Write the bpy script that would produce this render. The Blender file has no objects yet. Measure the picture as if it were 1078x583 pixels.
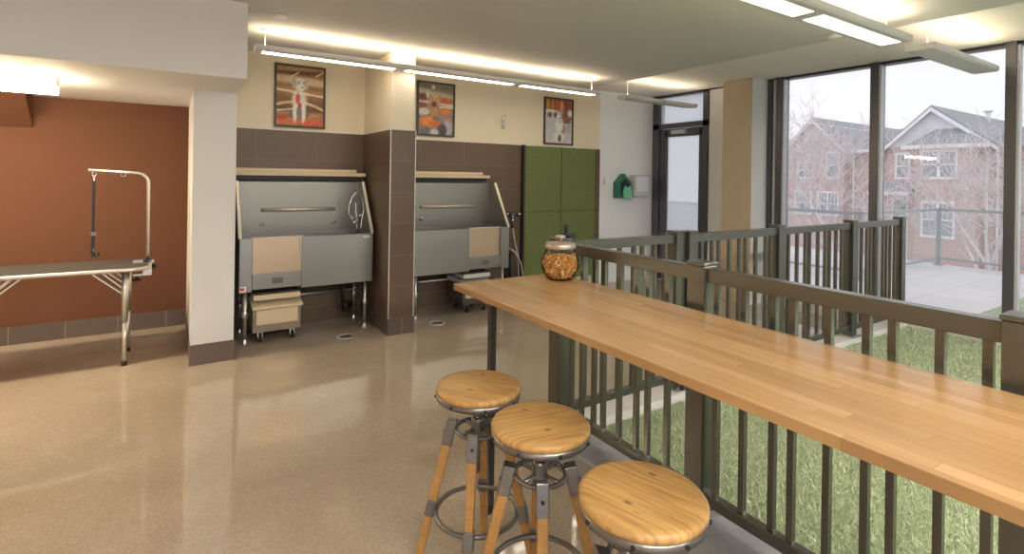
import bpy, math, random
import numpy as np
from mathutils import Vector, Matrix
random.seed(7); rng = np.random.default_rng(7)
PI = math.pi
SC = bpy.context.scene
COL = SC.collection

# ------------------------------------------------------------------ materials
def newmat(name):
    m = bpy.data.materials.new(name); m.use_nodes = True
    nt = m.node_tree; b = nt.nodes['Principled BSDF']
    return m, nt, b
def N(nt, t, **kw):
    n = nt.nodes.new(t)
    for k, v in kw.items(): setattr(n, k, v)
    return n
def rgba(c): return (c[0], c[1], c[2], 1.0)
def plain(name, col, rough=0.5, metal=0.0, noise=0.0, scale=20.0, bump=0.0, coat=0.0):
    m, nt, b = newmat(name)
    b.inputs['Base Color'].default_value = rgba(col)
    b.inputs['Roughness'].default_value = rough
    b.inputs['Metallic'].default_value = metal
    b.inputs['Coat Weight'].default_value = coat
    if noise or bump:
        tc = N(nt, 'ShaderNodeTexCoord'); nz = N(nt, 'ShaderNodeTexNoise')
        nz.inputs['Scale'].default_value = scale; nz.inputs['Detail'].default_value = 5
        nt.links.new(tc.outputs['Object'], nz.inputs['Vector'])
        if noise:
            mx = N(nt, 'ShaderNodeMix', data_type='RGBA')
            mx.inputs[6].default_value = rgba([c * (1 - noise) for c in col])
            mx.inputs[7].default_value = rgba([min(1, c * (1 + noise)) for c in col])
            nt.links.new(nz.outputs['Fac'], mx.inputs[0]); nt.links.new(mx.outputs[2], b.inputs['Base Color'])
        if bump:
            bp = N(nt, 'ShaderNodeBump'); bp.inputs['Strength'].default_value = bump; bp.inputs['Distance'].default_value = 0.01
            nt.links.new(nz.outputs['Fac'], bp.inputs['Height']); nt.links.new(bp.outputs['Normal'], b.inputs['Normal'])
    return m
def emit(name, col, s):
    m = bpy.data.materials.new(name); m.use_nodes = True; nt = m.node_tree; nt.nodes.clear()
    o = N(nt, 'ShaderNodeOutputMaterial'); e = N(nt, 'ShaderNodeEmission')
    e.inputs[0].default_value = rgba(col); e.inputs[1].default_value = s
    nt.links.new(e.outputs[0], o.inputs[0]); return m
def vec_axes(nt, ax):
    """object coordinates rearranged so that the brick pattern runs on the given two axes"""
    tc = N(nt, 'ShaderNodeTexCoord'); sp = N(nt, 'ShaderNodeSeparateXYZ'); cb = N(nt, 'ShaderNodeCombineXYZ')
    nt.links.new(tc.outputs['Object'], sp.inputs[0])
    nt.links.new(sp.outputs[ax[0]], cb.inputs[0]); nt.links.new(sp.outputs[ax[1]], cb.inputs[1])
    return cb.outputs[0]
def bricks(name, ax, c1, c2, mortar, w, h, ms, rough=0.5, off=0.5, shift=(0, 0), bump=0.3, noise=0.12, coat=0.0, freq=2):
    m, nt, b = newmat(name)
    v = vec_axes(nt, ax); mp = N(nt, 'ShaderNodeMapping'); mp.inputs['Location'].default_value = (shift[0], shift[1], 0)
    nt.links.new(v, mp.inputs[0])
    br = N(nt, 'ShaderNodeTexBrick'); br.offset = off; br.offset_frequency = freq
    br.inputs['Color1'].default_value = rgba(c1); br.inputs['Color2'].default_value = rgba(c2); br.inputs['Mortar'].default_value = rgba(mortar)
    br.inputs['Scale'].default_value = 1; br.inputs['Mortar Size'].default_value = ms; br.inputs['Mortar Smooth'].default_value = 0.1
    br.inputs['Brick Width'].default_value = w; br.inputs['Row Height'].default_value = h
    nt.links.new(mp.outputs[0], br.inputs['Vector'])
    nz = N(nt, 'ShaderNodeTexNoise'); nz.inputs['Scale'].default_value = 9; nz.inputs['Detail'].default_value = 6
    nt.links.new(mp.outputs[0], nz.inputs['Vector'])
    hs = N(nt, 'ShaderNodeHueSaturation')
    mr = N(nt, 'ShaderNodeMapRange'); mr.inputs[3].default_value = 1 - noise; mr.inputs[4].default_value = 1 + noise
    nt.links.new(nz.outputs['Fac'], mr.inputs[0]); nt.links.new(mr.outputs[0], hs.inputs['Value'])
    nt.links.new(br.outputs['Color'], hs.inputs['Color']); nt.links.new(hs.outputs[0], b.inputs['Base Color'])
    bp = N(nt, 'ShaderNodeBump'); bp.inputs['Strength'].default_value = bump; bp.inputs['Distance'].default_value = 0.004; bp.invert = True
    nt.links.new(br.outputs['Fac'], bp.inputs['Height']); nt.links.new(bp.outputs[0], b.inputs['Normal'])
    b.inputs['Roughness'].default_value = rough; b.inputs['Coat Weight'].default_value = coat
    return m
def wood(name, ax, c1, c2, dark, w, h, rough=0.35, grain=0.35, ms=0.0006, stretch=14, knots=0.0):
    """edge-glued staves: brick layout for the staves, stretched noise for the grain"""
    m, nt, b = newmat(name)
    v = vec_axes(nt, ax)
    sx = N(nt, 'ShaderNodeSeparateXYZ'); nt.links.new(v, sx.inputs[0])
    dv = N(nt, 'ShaderNodeMath', operation='DIVIDE'); dv.inputs[1].default_value = h; nt.links.new(sx.outputs[1], dv.inputs[0])
    flr = N(nt, 'ShaderNodeMath', operation='FLOOR'); nt.links.new(dv.outputs[0], flr.inputs[0])
    wn = N(nt, 'ShaderNodeTexWhiteNoise', noise_dimensions='1D'); nt.links.new(flr.outputs[0], wn.inputs['W'])
    ma = N(nt, 'ShaderNodeMath', operation='MULTIPLY_ADD'); ma.inputs[1].default_value = w * 3; nt.links.new(wn.outputs['Value'], ma.inputs[0]); nt.links.new(sx.outputs[0], ma.inputs[2])
    cbx = N(nt, 'ShaderNodeCombineXYZ'); nt.links.new(ma.outputs[0], cbx.inputs[0]); nt.links.new(sx.outputs[1], cbx.inputs[1])
    v = cbx.outputs[0]
    br = N(nt, 'ShaderNodeTexBrick'); br.offset = 0.0; br.squash = 1.0
    br.inputs['Color1'].default_value = rgba(c1); br.inputs['Color2'].default_value = rgba(c2); br.inputs['Mortar'].default_value = rgba([x * .8 for x in c2])
    br.inputs['Scale'].default_value = 1; br.inputs['Mortar Size'].default_value = ms
    br.inputs['Brick Width'].default_value = w; br.inputs['Row Height'].default_value = h
    nt.links.new(v, br.inputs['Vector'])
    mp = N(nt, 'ShaderNodeMapping'); mp.inputs['Scale'].default_value = (1.0, stretch, 1.0)
    nt.links.new(v, mp.inputs[0])
    nz = N(nt, 'ShaderNodeTexNoise'); nz.inputs['Scale'].default_value = 5; nz.inputs['Detail'].default_value = 8; nz.inputs['Distortion'].default_value = 0.25
    nt.links.new(mp.outputs[0], nz.inputs['Vector'])
    rp = N(nt, 'ShaderNodeValToRGB'); rp.color_ramp.elements[0].position = 0.42; rp.color_ramp.elements[1].position = 0.72
    rp.color_ramp.elements[0].color = (0, 0, 0, 1); rp.color_ramp.elements[1].color = (1, 1, 1, 1)
    nt.links.new(nz.outputs['Fac'], rp.inputs[0])
    ml = N(nt, 'ShaderNodeMath', operation='MULTIPLY'); ml.inputs[1].default_value = grain; nt.links.new(rp.outputs[0], ml.inputs[0])
    mx = N(nt, 'ShaderNodeMix', data_type='RGBA'); mx.inputs[7].default_value = rgba(dark)
    nt.links.new(ml.outputs[0], mx.inputs[0]); nt.links.new(br.outputs['Color'], mx.inputs[6])
    out = mx.outputs[2]
    if knots:
        vo = N(nt, 'ShaderNodeTexVoronoi'); vo.inputs['Scale'].default_value = 11
        m2 = N(nt, 'ShaderNodeMapping'); m2.inputs['Scale'].default_value = (0.6, 1.0, 1.0); nt.links.new(v, m2.inputs[0]); nt.links.new(m2.outputs[0], vo.inputs['Vector'])
        r2 = N(nt, 'ShaderNodeMapRange'); r2.inputs[1].default_value = 0.04; r2.inputs[2].default_value = 0.12; r2.inputs[3].default_value = knots; r2.inputs[4].default_value = 0
        nt.links.new(vo.outputs['Distance'], r2.inputs[0])
        m3 = N(nt, 'ShaderNodeMix', data_type='RGBA'); m3.inputs[7].default_value = rgba([x * .45 for x in dark])
        nt.links.new(r2.outputs[0], m3.inputs[0]); nt.links.new(out, m3.inputs[6]); out = m3.outputs[2]
    nt.links.new(out, b.inputs['Base Color']); b.inputs['Roughness'].default_value = rough
    bp = N(nt, 'ShaderNodeBump'); bp.inputs['Strength'].default_value = 0.12; bp.inputs['Distance'].default_value = 0.002
    nt.links.new(nz.outputs['Fac'], bp.inputs['Height']); nt.links.new(bp.outputs[0], b.inputs['Normal'])
    return m
def concrete_floor():
    m, nt, b = newmat('polished_concrete')
    tc = N(nt, 'ShaderNodeTexCoord')
    n1 = N(nt, 'ShaderNodeTexNoise'); n1.inputs['Scale'].default_value = 1.3; n1.inputs['Detail'].default_value = 6
    n2 = N(nt, 'ShaderNodeTexNoise'); n2.inputs['Scale'].default_value = 190; n2.inputs['Detail'].default_value = 4; n2.inputs['Roughness'].default_value = 0.7
    vo = N(nt, 'ShaderNodeTexVoronoi'); vo.inputs['Scale'].default_value = 170
    for n in (n1, n2, vo): nt.links.new(tc.outputs['Object'], n.inputs['Vector'])
    r1 = N(nt, 'ShaderNodeValToRGB'); e = r1.color_ramp.elements
    e[0].position = .3; e[0].color = rgba((.375, .305, .24)); e[1].position = .7; e[1].color = rgba((.46, .39, .32))
    nt.links.new(n1.outputs['Fac'], r1.inputs[0])
    r2 = N(nt, 'ShaderNodeMapRange'); r2.inputs[1].default_value = .32; r2.inputs[2].default_value = .68; r2.inputs[3].default_value = .78; r2.inputs[4].default_value = 1.2
    nt.links.new(n2.outputs['Fac'], r2.inputs[0])
    sp = N(nt, 'ShaderNodeSeparateColor'); nt.links.new(vo.outputs['Color'], sp.inputs[0])
    r3 = N(nt, 'ShaderNodeMapRange'); r3.inputs[3].default_value = .86; r3.inputs[4].default_value = 1.14; nt.links.new(sp.outputs[0], r3.inputs[0])
    mu = N(nt, 'ShaderNodeMath', operation='MULTIPLY'); nt.links.new(r2.outputs[0], mu.inputs[0]); nt.links.new(r3.outputs[0], mu.inputs[1])
    hs = N(nt, 'ShaderNodeHueSaturation'); nt.links.new(r1.outputs[0], hs.inputs['Color']); nt.links.new(mu.outputs[0], hs.inputs['Value'])
    nt.links.new(hs.outputs[0], b.inputs['Base Color'])
    rr = N(nt, 'ShaderNodeMapRange'); rr.inputs[3].default_value = .05; rr.inputs[4].default_value = .09; nt.links.new(n1.outputs['Fac'], rr.inputs[0])
    nt.links.new(rr.outputs[0], b.inputs['Roughness']); b.inputs['Specular IOR Level'].default_value = .9
    return m
def pane_glass(name, veil, tint=(1, 1, 1), rough=0.0, ior=1.35):
    """thin flat pane: see-through, fresnel reflection, a translucent veil that paints in haze"""
    m = bpy.data.materials.new(name); m.use_nodes = True; nt = m.node_tree; nt.nodes.clear()
    o = N(nt, 'ShaderNodeOutputMaterial'); t = N(nt, 'ShaderNodeBsdfTransparent'); t.inputs[0].default_value = rgba(tint)
    d = N(nt, 'ShaderNodeBsdfTranslucent'); d.inputs[0].default_value = rgba((.95, .95, .97))
    g = N(nt, 'ShaderNodeBsdfGlossy'); g.inputs['Roughness'].default_value = rough
    fr = N(nt, 'ShaderNodeFresnel'); fr.inputs[0].default_value = ior
    a = N(nt, 'ShaderNodeMixShader'); a.inputs[0].default_value = veil
    nt.links.new(t.outputs[0], a.inputs[1]); nt.links.new(d.outputs[0], a.inputs[2])
    b = N(nt, 'ShaderNodeMixShader'); nt.links.new(fr.outputs[0], b.inputs[0])
    nt.links.new(a.outputs[0], b.inputs[1]); nt.links.new(g.outputs[0], b.inputs[2]); nt.links.new(b.outputs[0], o.inputs[0])
    return m
def steel(name, col, rough, ax='Z'):
    m, nt, b = newmat(name)
    b.inputs['Metallic'].default_value = 1.0
    tc = N(nt, 'ShaderNodeTexCoord'); mp = N(nt, 'ShaderNodeMapping'); mp.inputs['Scale'].default_value = (3, 3, 260)
    nz = N(nt, 'ShaderNodeTexNoise'); nz.inputs['Scale'].default_value = 1.0; nz.inputs['Detail'].default_value = 3
    nt.links.new(tc.outputs['Object'], mp.inputs[0]); nt.links.new(mp.outputs[0], nz.inputs['Vector'])
    mr = N(nt, 'ShaderNodeMapRange'); mr.inputs[3].default_value = rough - .07; mr.inputs[4].default_value = rough + .1
    nt.links.new(nz.outputs['Fac'], mr.inputs[0]); nt.links.new(mr.outputs[0], b.inputs['Roughness'])
    b.inputs['Base Color'].default_value = rgba(col); return m
def attr_print(name):
    m, nt, b = newmat(name)
    a = N(nt, 'ShaderNodeAttribute'); a.attribute_name = 'print'; nt.links.new(a.outputs['Color'], b.inputs['Base Color'])
    b.inputs['Roughness'].default_value = .4; return m

M = {}
M['floor'] = concrete_floor()
M['cream'] = plain('cream_paint', (.80, .72, .58), .7, noise=.02, scale=3)
M['white'] = plain('white_paint', (.85, .885, .95), .7, noise=.02, scale=3)
M['soffit'] = plain('soffit_paint', (.80, .81, .825), .75, noise=.02, scale=3)
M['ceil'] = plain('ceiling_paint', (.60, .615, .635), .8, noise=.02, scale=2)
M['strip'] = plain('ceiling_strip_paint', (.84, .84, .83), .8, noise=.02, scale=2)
M['brown'] = plain('terracotta_paint', (.122, .047, .023), .85, noise=.06, scale=4)
TC = ((.138, .092, .062), (.122, .082, .057), (.185, .142, .112))
M['tile_x'] = bricks('taupe_tile_facing_room', (0, 2), *TC, .6, .3165, .003, rough=.35, off=0, shift=(-.12, -.165 + .0), bump=.25)
M['tile_y'] = bricks('taupe_tile_facing_side', (1, 2), *TC, .6, .3165, .003, rough=.35, off=0, shift=(-.05, -.165), bump=.25)
M['basetile'] = bricks('base_tile', (0, 2), (.115, .085, .075), (.10, .075, .066), (.26, .2, .17), .4, .4, .004, rough=.4, off=0, shift=(.03, .1), bump=.2)
M['alu'] = plain('aluminium', (.72, .70, .67), .35, 1.0)
M['edge'] = plain('satin_edge_trim', (.75, .72, .66), .4, .3)
M['steel'] = steel('brushed_steel', (.40, .40, .385), .30)
M['steel_dark'] = steel('brushed_steel_splash', (.30, .29, .265), .34)  # darker copy of the steel, standing in for dimmer reflections on the splash
M['steel_warm'] = steel('steel_warm_reflection', (.58, .46, .33), .42)  # tan tint stands in for the warm reflection on plain steel
M['steel_dull'] = plain('galvanised_steel', (.42, .42, .43), .42, .85, noise=.12, scale=30)
M['pipe'] = plain('steel_pipe', (.62, .6, .57), .3, .9)
M['satin'] = plain('satin_rod', (.78, .72, .6), .35, .5)
M['chrome'] = plain('chrome', (.8, .8, .8), .12, 1.0)
M['laminate'] = plain('maple_laminate', (.72, .60, .42), .5, noise=.05, scale=12)
M['greylam'] = plain('grey_plastic', (.60, .60, .59), .5)
M['taupebox'] = plain('taupe_plastic', (.33, .27, .21), .5)
M['black'] = plain('black_plastic', (.012, .012, .013), .45)
M['rubber'] = plain('dark_rubber', (.05, .045, .042), .75, bump=.15, scale=180)
M['bronze'] = plain('bronze_powder_coat', (.15, .15, .135), .27, .75, noise=.05, scale=25)
M['frame'] = plain('dark_window_frame', (.12, .12, .14), .3, .6)
M['frame_in'] = plain('pale_frame_grey', (.55, .57, .62), .4, .3)  # pale grey; on mullion and jamb strips it stands for daylight
M['counter'] = wood('butcher_block', (1, 0), (.475, .295, .14), (.345, .20, .088), (.28, .15, .058), .62, .043, rough=.27, grain=.4, stretch=20)
M['seatwood'] = wood('stool_seat_wood', (0, 1), (.58, .36, .135), (.52, .31, .11), (.26, .12, .04), 2.0, .085, rough=.4, grain=.8, ms=.0008, stretch=16, knots=.85)
M['legwood'] = plain('stool_leg_wood', (.44, .235, .075), .45, noise=.35, scale=28)
M['iron'] = plain('brushed_iron', (.22, .21, .21), .36, .85, noise=.2, scale=40)
M['concrete'] = plain('bare_concrete', (.52, .43, .325), .7, noise=.14, scale=7, bump=.12)
M['stone'] = plain('blue_grey_kerb_stone', (.27, .275, .30), .42, noise=.30, scale=16, bump=.06)
M['kerb'] = plain('pale_kerb_concrete', (.62, .60, .60), .7, noise=.08, scale=20)
M['green'] = plain('green_turf_panel', (.16, .20, .075), .95, noise=.34, scale=70, bump=.9)
M['turfbase'] = plain('turf_backing', (.30, .36, .22), .9, noise=.35, scale=60, bump=.6)
M['pane'] = pane_glass('window_pane', .20)
M['railpane'] = pane_glass('railing_pane', .10, (.93, .97, .96))
M['frost'] = pane_glass('frosted_door_pane', .5, (.97, .99, 1), .3)
M['glow'] = emit('lit_diffuser', (1, .90, .72), 8.0)
M['up'] = emit('lit_up_diffuser', (1, .77, .48), 16.0)
M['glow2'] = emit('lit_wide_diffuser', (1, .90, .68), 2.2)
M['glow3'] = emit('added_rear_diffuser', (1, .93, .83), 112.0)  # strong fill light of the added, unseen rear pendants
M['upw'] = emit('lit_up_diffuser_wide', (1, .78, .50), 11.0)
M['up2'] = emit('lit_up_diffuser_short', (1, .79, .53), 7.5)
M['lampshell'] = plain('lamp_housing', (.64, .64, .65), .45, .1)
M['paving'] = bricks('terrace_paving', (0, 1), (.66, .64, .66), (.58, .56, .58), (.42, .40, .40), .6, .6, .006, rough=.6, off=0, bump=.1)
M['railgrey'] = plain('grey_rail_metal', (.26, .30, .32), .4, .3)
M['white_t'] = plain('white_trim', (.86, .86, .88), .6)
M['brick'] = bricks('red_brick', (1, 2), (.56, .30, .26), (.49, .26, .23), (.64, .54, .52), .3, .1, .012, rough=.85, bump=.2)
M['brick_s'] = bricks('red_brick_side', (0, 2), (.56, .30, .26), (.49, .26, .23), (.64, .54, .52), .3, .1, .012, rough=.85, bump=.2)
M['shingle'] = bricks('grey_shingles', (1, 2), (.30, .31, .345), (.26, .27, .30), (.20, .21, .24), .4, .16, .012, rough=.9, bump=.3)
M['siding'] = bricks('white_siding', (1, 2), (.80, .81, .84), (.78, .79, .83), (.66, .67, .72), 8, .16, .012, rough=.7, bump=.3)
M['dkglass'] = plain('house_window_glass', (.24, .27, .31), .15)
M['teal'] = plain('green_house_door', (.16, .26, .25), .5)
M['bark'] = plain('frosted_bark', (.74, .66, .67), .9, noise=.3, scale=6)
M['ground'] = plain('winter_ground', (.42, .40, .38), .9, noise=.2, scale=1)
M['print'] = attr_print('printed_photo')
M['bottle_g'] = plain('green_plastic', (.025, .17, .12), .4)
M['bag'] = plain('green_bag_film', (.15, .55, .33), .35)
M['biscuit'] = plain('baked_biscuit', (.78, .42, .13), .6, noise=.35, scale=150)
M['biscuit_d'] = plain('dark_baked_biscuit', (.55, .24, .06), .6, noise=.3, scale=150)
M['biscuit_l'] = plain('pale_baked_biscuit', (.88, .62, .28), .6, noise=.3, scale=150)
M['red'] = plain('red_sticker', (.6, .05, .05), .5)
M['lid'] = plain('brushed_lid', (.46, .39, .34), .3, .6)
def jar_glass():
    m, nt, b = newmat('jar_glass')
    b.inputs['Base Color'].default_value = (1, 1, 1, 1); b.inputs['Roughness'].default_value = .0
    b.inputs['Transmission Weight'].default_value = 1.0; b.inputs['IOR'].default_value = 1.45
    return m
M['jar'] = pane_glass('jar_glass', .05, (.98, .99, .98), ior=1.15)
def grass_mat():
    m, nt, b = newmat('turf_blades')
    a = N(nt, 'ShaderNodeAttribute'); a.attribute_name = 'tone'
    r = N(nt, 'ShaderNodeValToRGB'); e = r.color_ramp.elements
    e[0].color = rgba((.27, .34, .18)); e[1].color = rgba((.88, .90, .72)); e[1].position = 1
    k = r.color_ramp.elements.new(.55); k.color = rgba((.53, .61, .40))
    nt.links.new(a.outputs['Fac'], r.inputs[0]); nt.links.new(r.outputs[0], b.inputs['Base Color'])
    b.inputs['Roughness'].default_value = .5; return m
M['blades'] = grass_mat()

# ------------------------------------------------------------------ mesh builder
class MB:
    def __init__(s): s.v = []; s.f = []; s.m = []; s.sm = []
    def add(s, vs, fs, m=0, smooth=False):
        o = len(s.v); s.v += [tuple(v) for v in vs]
        for f in fs: s.f.append(tuple(i + o for i in f)); s.m.append(m); s.sm.append(smooth)
        return s
    def box(s, x0, x1, y0, y1, z0, z1, m=0):
        return s.add([(x0, y0, z0), (x1, y0, z0), (x1, y1, z0), (x0, y1, z0), (x0, y0, z1), (x1, y0, z1), (x1, y1, z1), (x0, y1, z1)],
                     [(0, 3, 2, 1), (4, 5, 6, 7), (0, 1, 5, 4), (1, 2, 6, 5), (2, 3, 7, 6), (3, 0, 4, 7)], m)
    def prism(s, pts, ax, a, b, m=0, smooth=False):
        """polygon pts (2-d) pushed along axis ax from a to b; pts run on the other two axes in x,y,z order"""
        def p(q, t):
            l = [q[0], q[1]]; l.insert(ax, t); return l
        n = len(pts)
        ar = sum(pts[i][0] * pts[(i + 1) % n][1] - pts[(i + 1) % n][0] * pts[i][1] for i in range(n))
        if (ar < 0) != (ax == 1): pts = pts[::-1]
        if a > b: a, b = b, a
        vs = [p(q, a) for q in pts] + [p(q, b) for q in pts]
        s.add(vs, [tuple(range(n))[::-1], tuple(range(n, 2 * n))], m)
        o = len(s.v) - 2 * n
        for i in range(n):
            j = (i + 1) % n; s.f.append((o + i, o + j, o + n + j, o + n + i)); s.m.append(m); s.sm.append(smooth)
        return s
    def beam(s, p0, p1, w0, w1=None, m=0, ref=(0, 0, 1), h0=None, h1=None):
        """square or flat bar from p0 to p1"""
        p0, p1 = Vector(p0), Vector(p1); d = (p1 - p0).normalized(); r = Vector(ref)
        if abs(d.dot(r)) > .95: r = Vector((1, 0, 0))
        a = d.cross(r).normalized(); b = a.cross(d).normalized()
        w1 = w0 if w1 is None else w1; h0 = w0 if h0 is None else h0; h1 = (w1 if h0 == w0 else h0) if h1 is None else h1
        vs = []
        for p, w, h in ((p0, w0, h0), (p1, w1, h1)):
            for sx, sy in ((-1, -1), (1, -1), (1, 1), (-1, 1)): vs.append(p + a * (sx * w / 2) + b * (sy * h / 2))
        return s.add(vs, [(0, 1, 2, 3), (7, 6, 5, 4), (0, 4, 5, 1), (1, 5, 6, 2), (2, 6, 7, 3), (3, 7, 4, 0)], m)
    def tube(s, pts, r, n=8, closed=False, m=0, r1=None):
        pts = [Vector(p) for p in pts]; k = len(pts); vs = []; prev = None
        for i, p in enumerate(pts):
            if closed: d = (pts[(i + 1) % k] - pts[i - 1])
            else: d = pts[min(i + 1, k - 1)] - pts[max(i - 1, 0)]
            d.normalize()
            if prev is None:
                a = d.cross(Vector((0, 0, 1)))
                if a.length < 1e-3: a = d.cross(Vector((1, 0, 0)))
            else: a = prev - d * prev.dot(d)
            a.normalize(); prev = a; b = d.cross(a)
            rr = r if r1 is None else r + (r1 - r) * i / max(1, k - 1)
            for j in range(n):
                t = 2 * PI * j / n; vs.append(p + a * (rr * math.cos(t)) + b * (rr * math.sin(t)))
        fs = []
        for i in range(k if closed else k - 1):
            for j in range(n):
                j2 = (j + 1) % n; i2 = (i + 1) % k
                fs.append((i * n + j, i * n + j2, i2 * n + j2, i2 * n + j))
        s.add(vs, fs, m, True)
        if not closed:
            o = len(s.v) - k * n
            s.f.append(tuple(o + j for j in range(n))[::-1]); s.m.append(m); s.sm.append(False)
            s.f.append(tuple(o + (k - 1) * n + j for j in range(n))); s.m.append(m); s.sm.append(False)
        return s
    def ring(s, c, R, r, n=40, k=8, m=0):
        return s.tube([(c[0] + R * math.cos(2 * PI * i / n), c[1] + R * math.sin(2 * PI * i / n), c[2]) for i in range(n)], r, k, True, m)
    def cyl(s, p0, p1, r, n=14, m=0, r1=None): return s.tube([p0, p1], r, n, False, m, r1)
    def lathe(s, prof, c=(0, 0, 0), n=36, m=0, closed=False):
        vs = []; k = len(prof)
        for (r, z) in prof:
            for j in range(n):
                t = 2 * PI * j / n; vs.append((c[0] + r * math.cos(t), c[1] + r * math.sin(t), c[2] + z))
        fs = []
        for i in range(k if closed else k - 1):
            i2 = (i + 1) % k
            for j in range(n):
                j2 = (j + 1) % n; fs.append((i * n + j, i * n + j2, i2 * n + j2, i2 * n + j))
        return s.add(vs, fs, m, True)
    def build(s, name, mats, parent=None, bevel=0.0, seg=2):
        off = parent.matrix_basis.translation if parent else Vector((0, 0, 0))
        if parent and parent.parent: off = parent.parent.matrix_basis.translation + off
        me = bpy.data.meshes.new(name)
        me.from_pydata([(v[0] - off.x, v[1] - off.y, v[2] - off.z) for v in s.v], [], s.f)
        for mt in (mats if isinstance(mats, (list, tuple)) else [mats]): me.materials.append(mt)
        me.polygons.foreach_set('material_index', s.m); me.polygons.foreach_set('use_smooth', s.sm)
        me.validate(); me.update()
        o = bpy.data.objects.new(name, me); COL.objects.link(o)
        if parent: o.parent = parent
        if bevel:
            b = o.modifiers.new('bevel', 'BEVEL'); b.width = bevel; b.segments = seg; b.limit_method = 'ANGLE'; b.angle_limit = .6
        return o
def tag(o, label, cat, group=None, kind=None):
    o['label'] = label; o['category'] = cat
    if group: o['group'] = group
    if kind: o['kind'] = kind
    return o
def struct(o, label=None, cat=None):
    o['kind'] = 'structure'
    if label: o['label'] = label
    if cat: o['category'] = cat
    return o
def empty(name, loc, label=None, cat=None, group=None, rz=0):
    o = bpy.data.objects.new(name, None); COL.objects.link(o); o.location = loc; o.rotation_euler = (0, 0, rz); o.empty_display_size = .1
    if label: tag(o, label, cat, group)
    return o
def kids(o): return [c for c in bpy.data.objects if c.parent == o]
def copy_tree(o, parent=None):
    c = o.copy(); COL.objects.link(c)
    if parent: c.parent = parent
    for ch in kids(o): copy_tree(ch, c)
    return c
def box(*a): return MB().box(*a)

# ------------------------------------------------------------------ camera
R_yaw, R_roll = -.5754, -.015
Rm = Matrix.Rotation(R_yaw, 3, 'Z') @ Matrix.Rotation(R_roll, 3, 'Y')
right, fwd, up = Rm @ Vector((1, 0, 0)), Rm @ Vector((0, 1, 0)), Rm @ Vector((0, 0, 1))
cam = bpy.data.cameras.new('camera'); co = bpy.data.objects.new('camera', cam); COL.objects.link(co)
mw = Matrix((( right.x, up.x, -fwd.x, 0), (right.y, up.y, -fwd.y, 0), (right.z, up.z, -fwd.z, 1.6), (0, 0, 0, 1)))
co.matrix_world = mw
cam.sensor_fit = 'HORIZONTAL'; cam.sensor_width = 36; cam.lens = 552.5 / 1078 * 36
cam.shift_y = -(291.5 - 186.3) / 1078; cam.clip_start = .05; cam.clip_end = 300
SC.camera = co

# ------------------------------------------------------------------ room shell
XL, XR, YB, YF = -3.6, 6.65, 5.95, -3.6
HC, HS = 2.84, 2.93            # main ceiling, raised strip by the glass
fl = MB(); fl.box(XL, XR - .05, YF, 6.5, -.12, 0); struct(fl.build('floor', M['floor']), 'polished speckled concrete floor')
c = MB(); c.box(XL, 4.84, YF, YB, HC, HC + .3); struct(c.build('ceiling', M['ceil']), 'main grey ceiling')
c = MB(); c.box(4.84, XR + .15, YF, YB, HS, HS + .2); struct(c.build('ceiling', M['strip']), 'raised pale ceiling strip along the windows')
w = MB(); w.box(.40, 5.43, YB, YB + .15, 0, HC + .3); struct(w.build('wall_back', M['cream']), 'cream wall behind the wash tubs')
w = MB(); w.box(5.43, XR + .2, YB, YB + .15, 0, HS + .2); struct(w.build('wall_back', M['white']), 'white wall at the glass door')
# tile wainscot on the back wall
t = MB(); t.box(.463, 1.84, YB - .012, YB, 0, 2.055); struct(t.build('wall_back_tile', M['tile_x']), 'taupe tile behind the left tub')
t = MB(); t.box(2.09, 3.995, YB - .012, YB, 0, 2.035); t.box(5.31, 5.43, YB - .012, YB, 0, 2.035); struct(t.build('wall_back_tile', M['tile_x']), 'taupe tile behind the right tub')
t = MB(); t.box(.463, 1.84, YB - .014, YB, 2.055, 2.063); t.box(2.09, 5.436, YB - .014, YB, 2.035, 2.043); t.box(5.43, 5.437, YB - .014, YB, 0, 2.035)
struct(t.build('trim_1', M['edge']))
# partition between the two tub bays
w = MB(); w.box(1.838, 2.078, 5.055, YB, 0, HC); struct(w.build('wall_partition', M['cream']), 'partition between the tub bays')
t = MB(); t.box(1.826, 2.09, 5.043, 5.055, .165, 2.055); struct(t.build('wall_partition_tile', bricks('taupe_tile_pier', (0, 2), *TC, .6, .3165, .003, rough=.35, off=0, shift=(-1.66, -.165 + .0), bump=.25)))
t = MB(); t.box(1.826, 1.838, 5.055, YB, .165, 2.055); t.box(2.078, 2.09, 5.055, YB, .165, 2.055); struct(t.build('wall_partition_tile', M['tile_y']))
t = MB(); t.box(1.822, 2.094, 5.039, YB, 0, .165); struct(t.build('baseboard_partition', M['basetile']))
t = MB(); t.box(1.822, 1.830, 5.039, 5.047, .165, 2.06); t.box(2.086, 2.094, 5.039, 5.047, .165, 2.06); t.box(1.822, 2.094, 5.039, 5.05, 2.055, 2.062); t.box(1.822, 1.838, 5.05, YB, 2.055, 2.062)
struct(t.build('trim_2', M['edge']))
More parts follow.
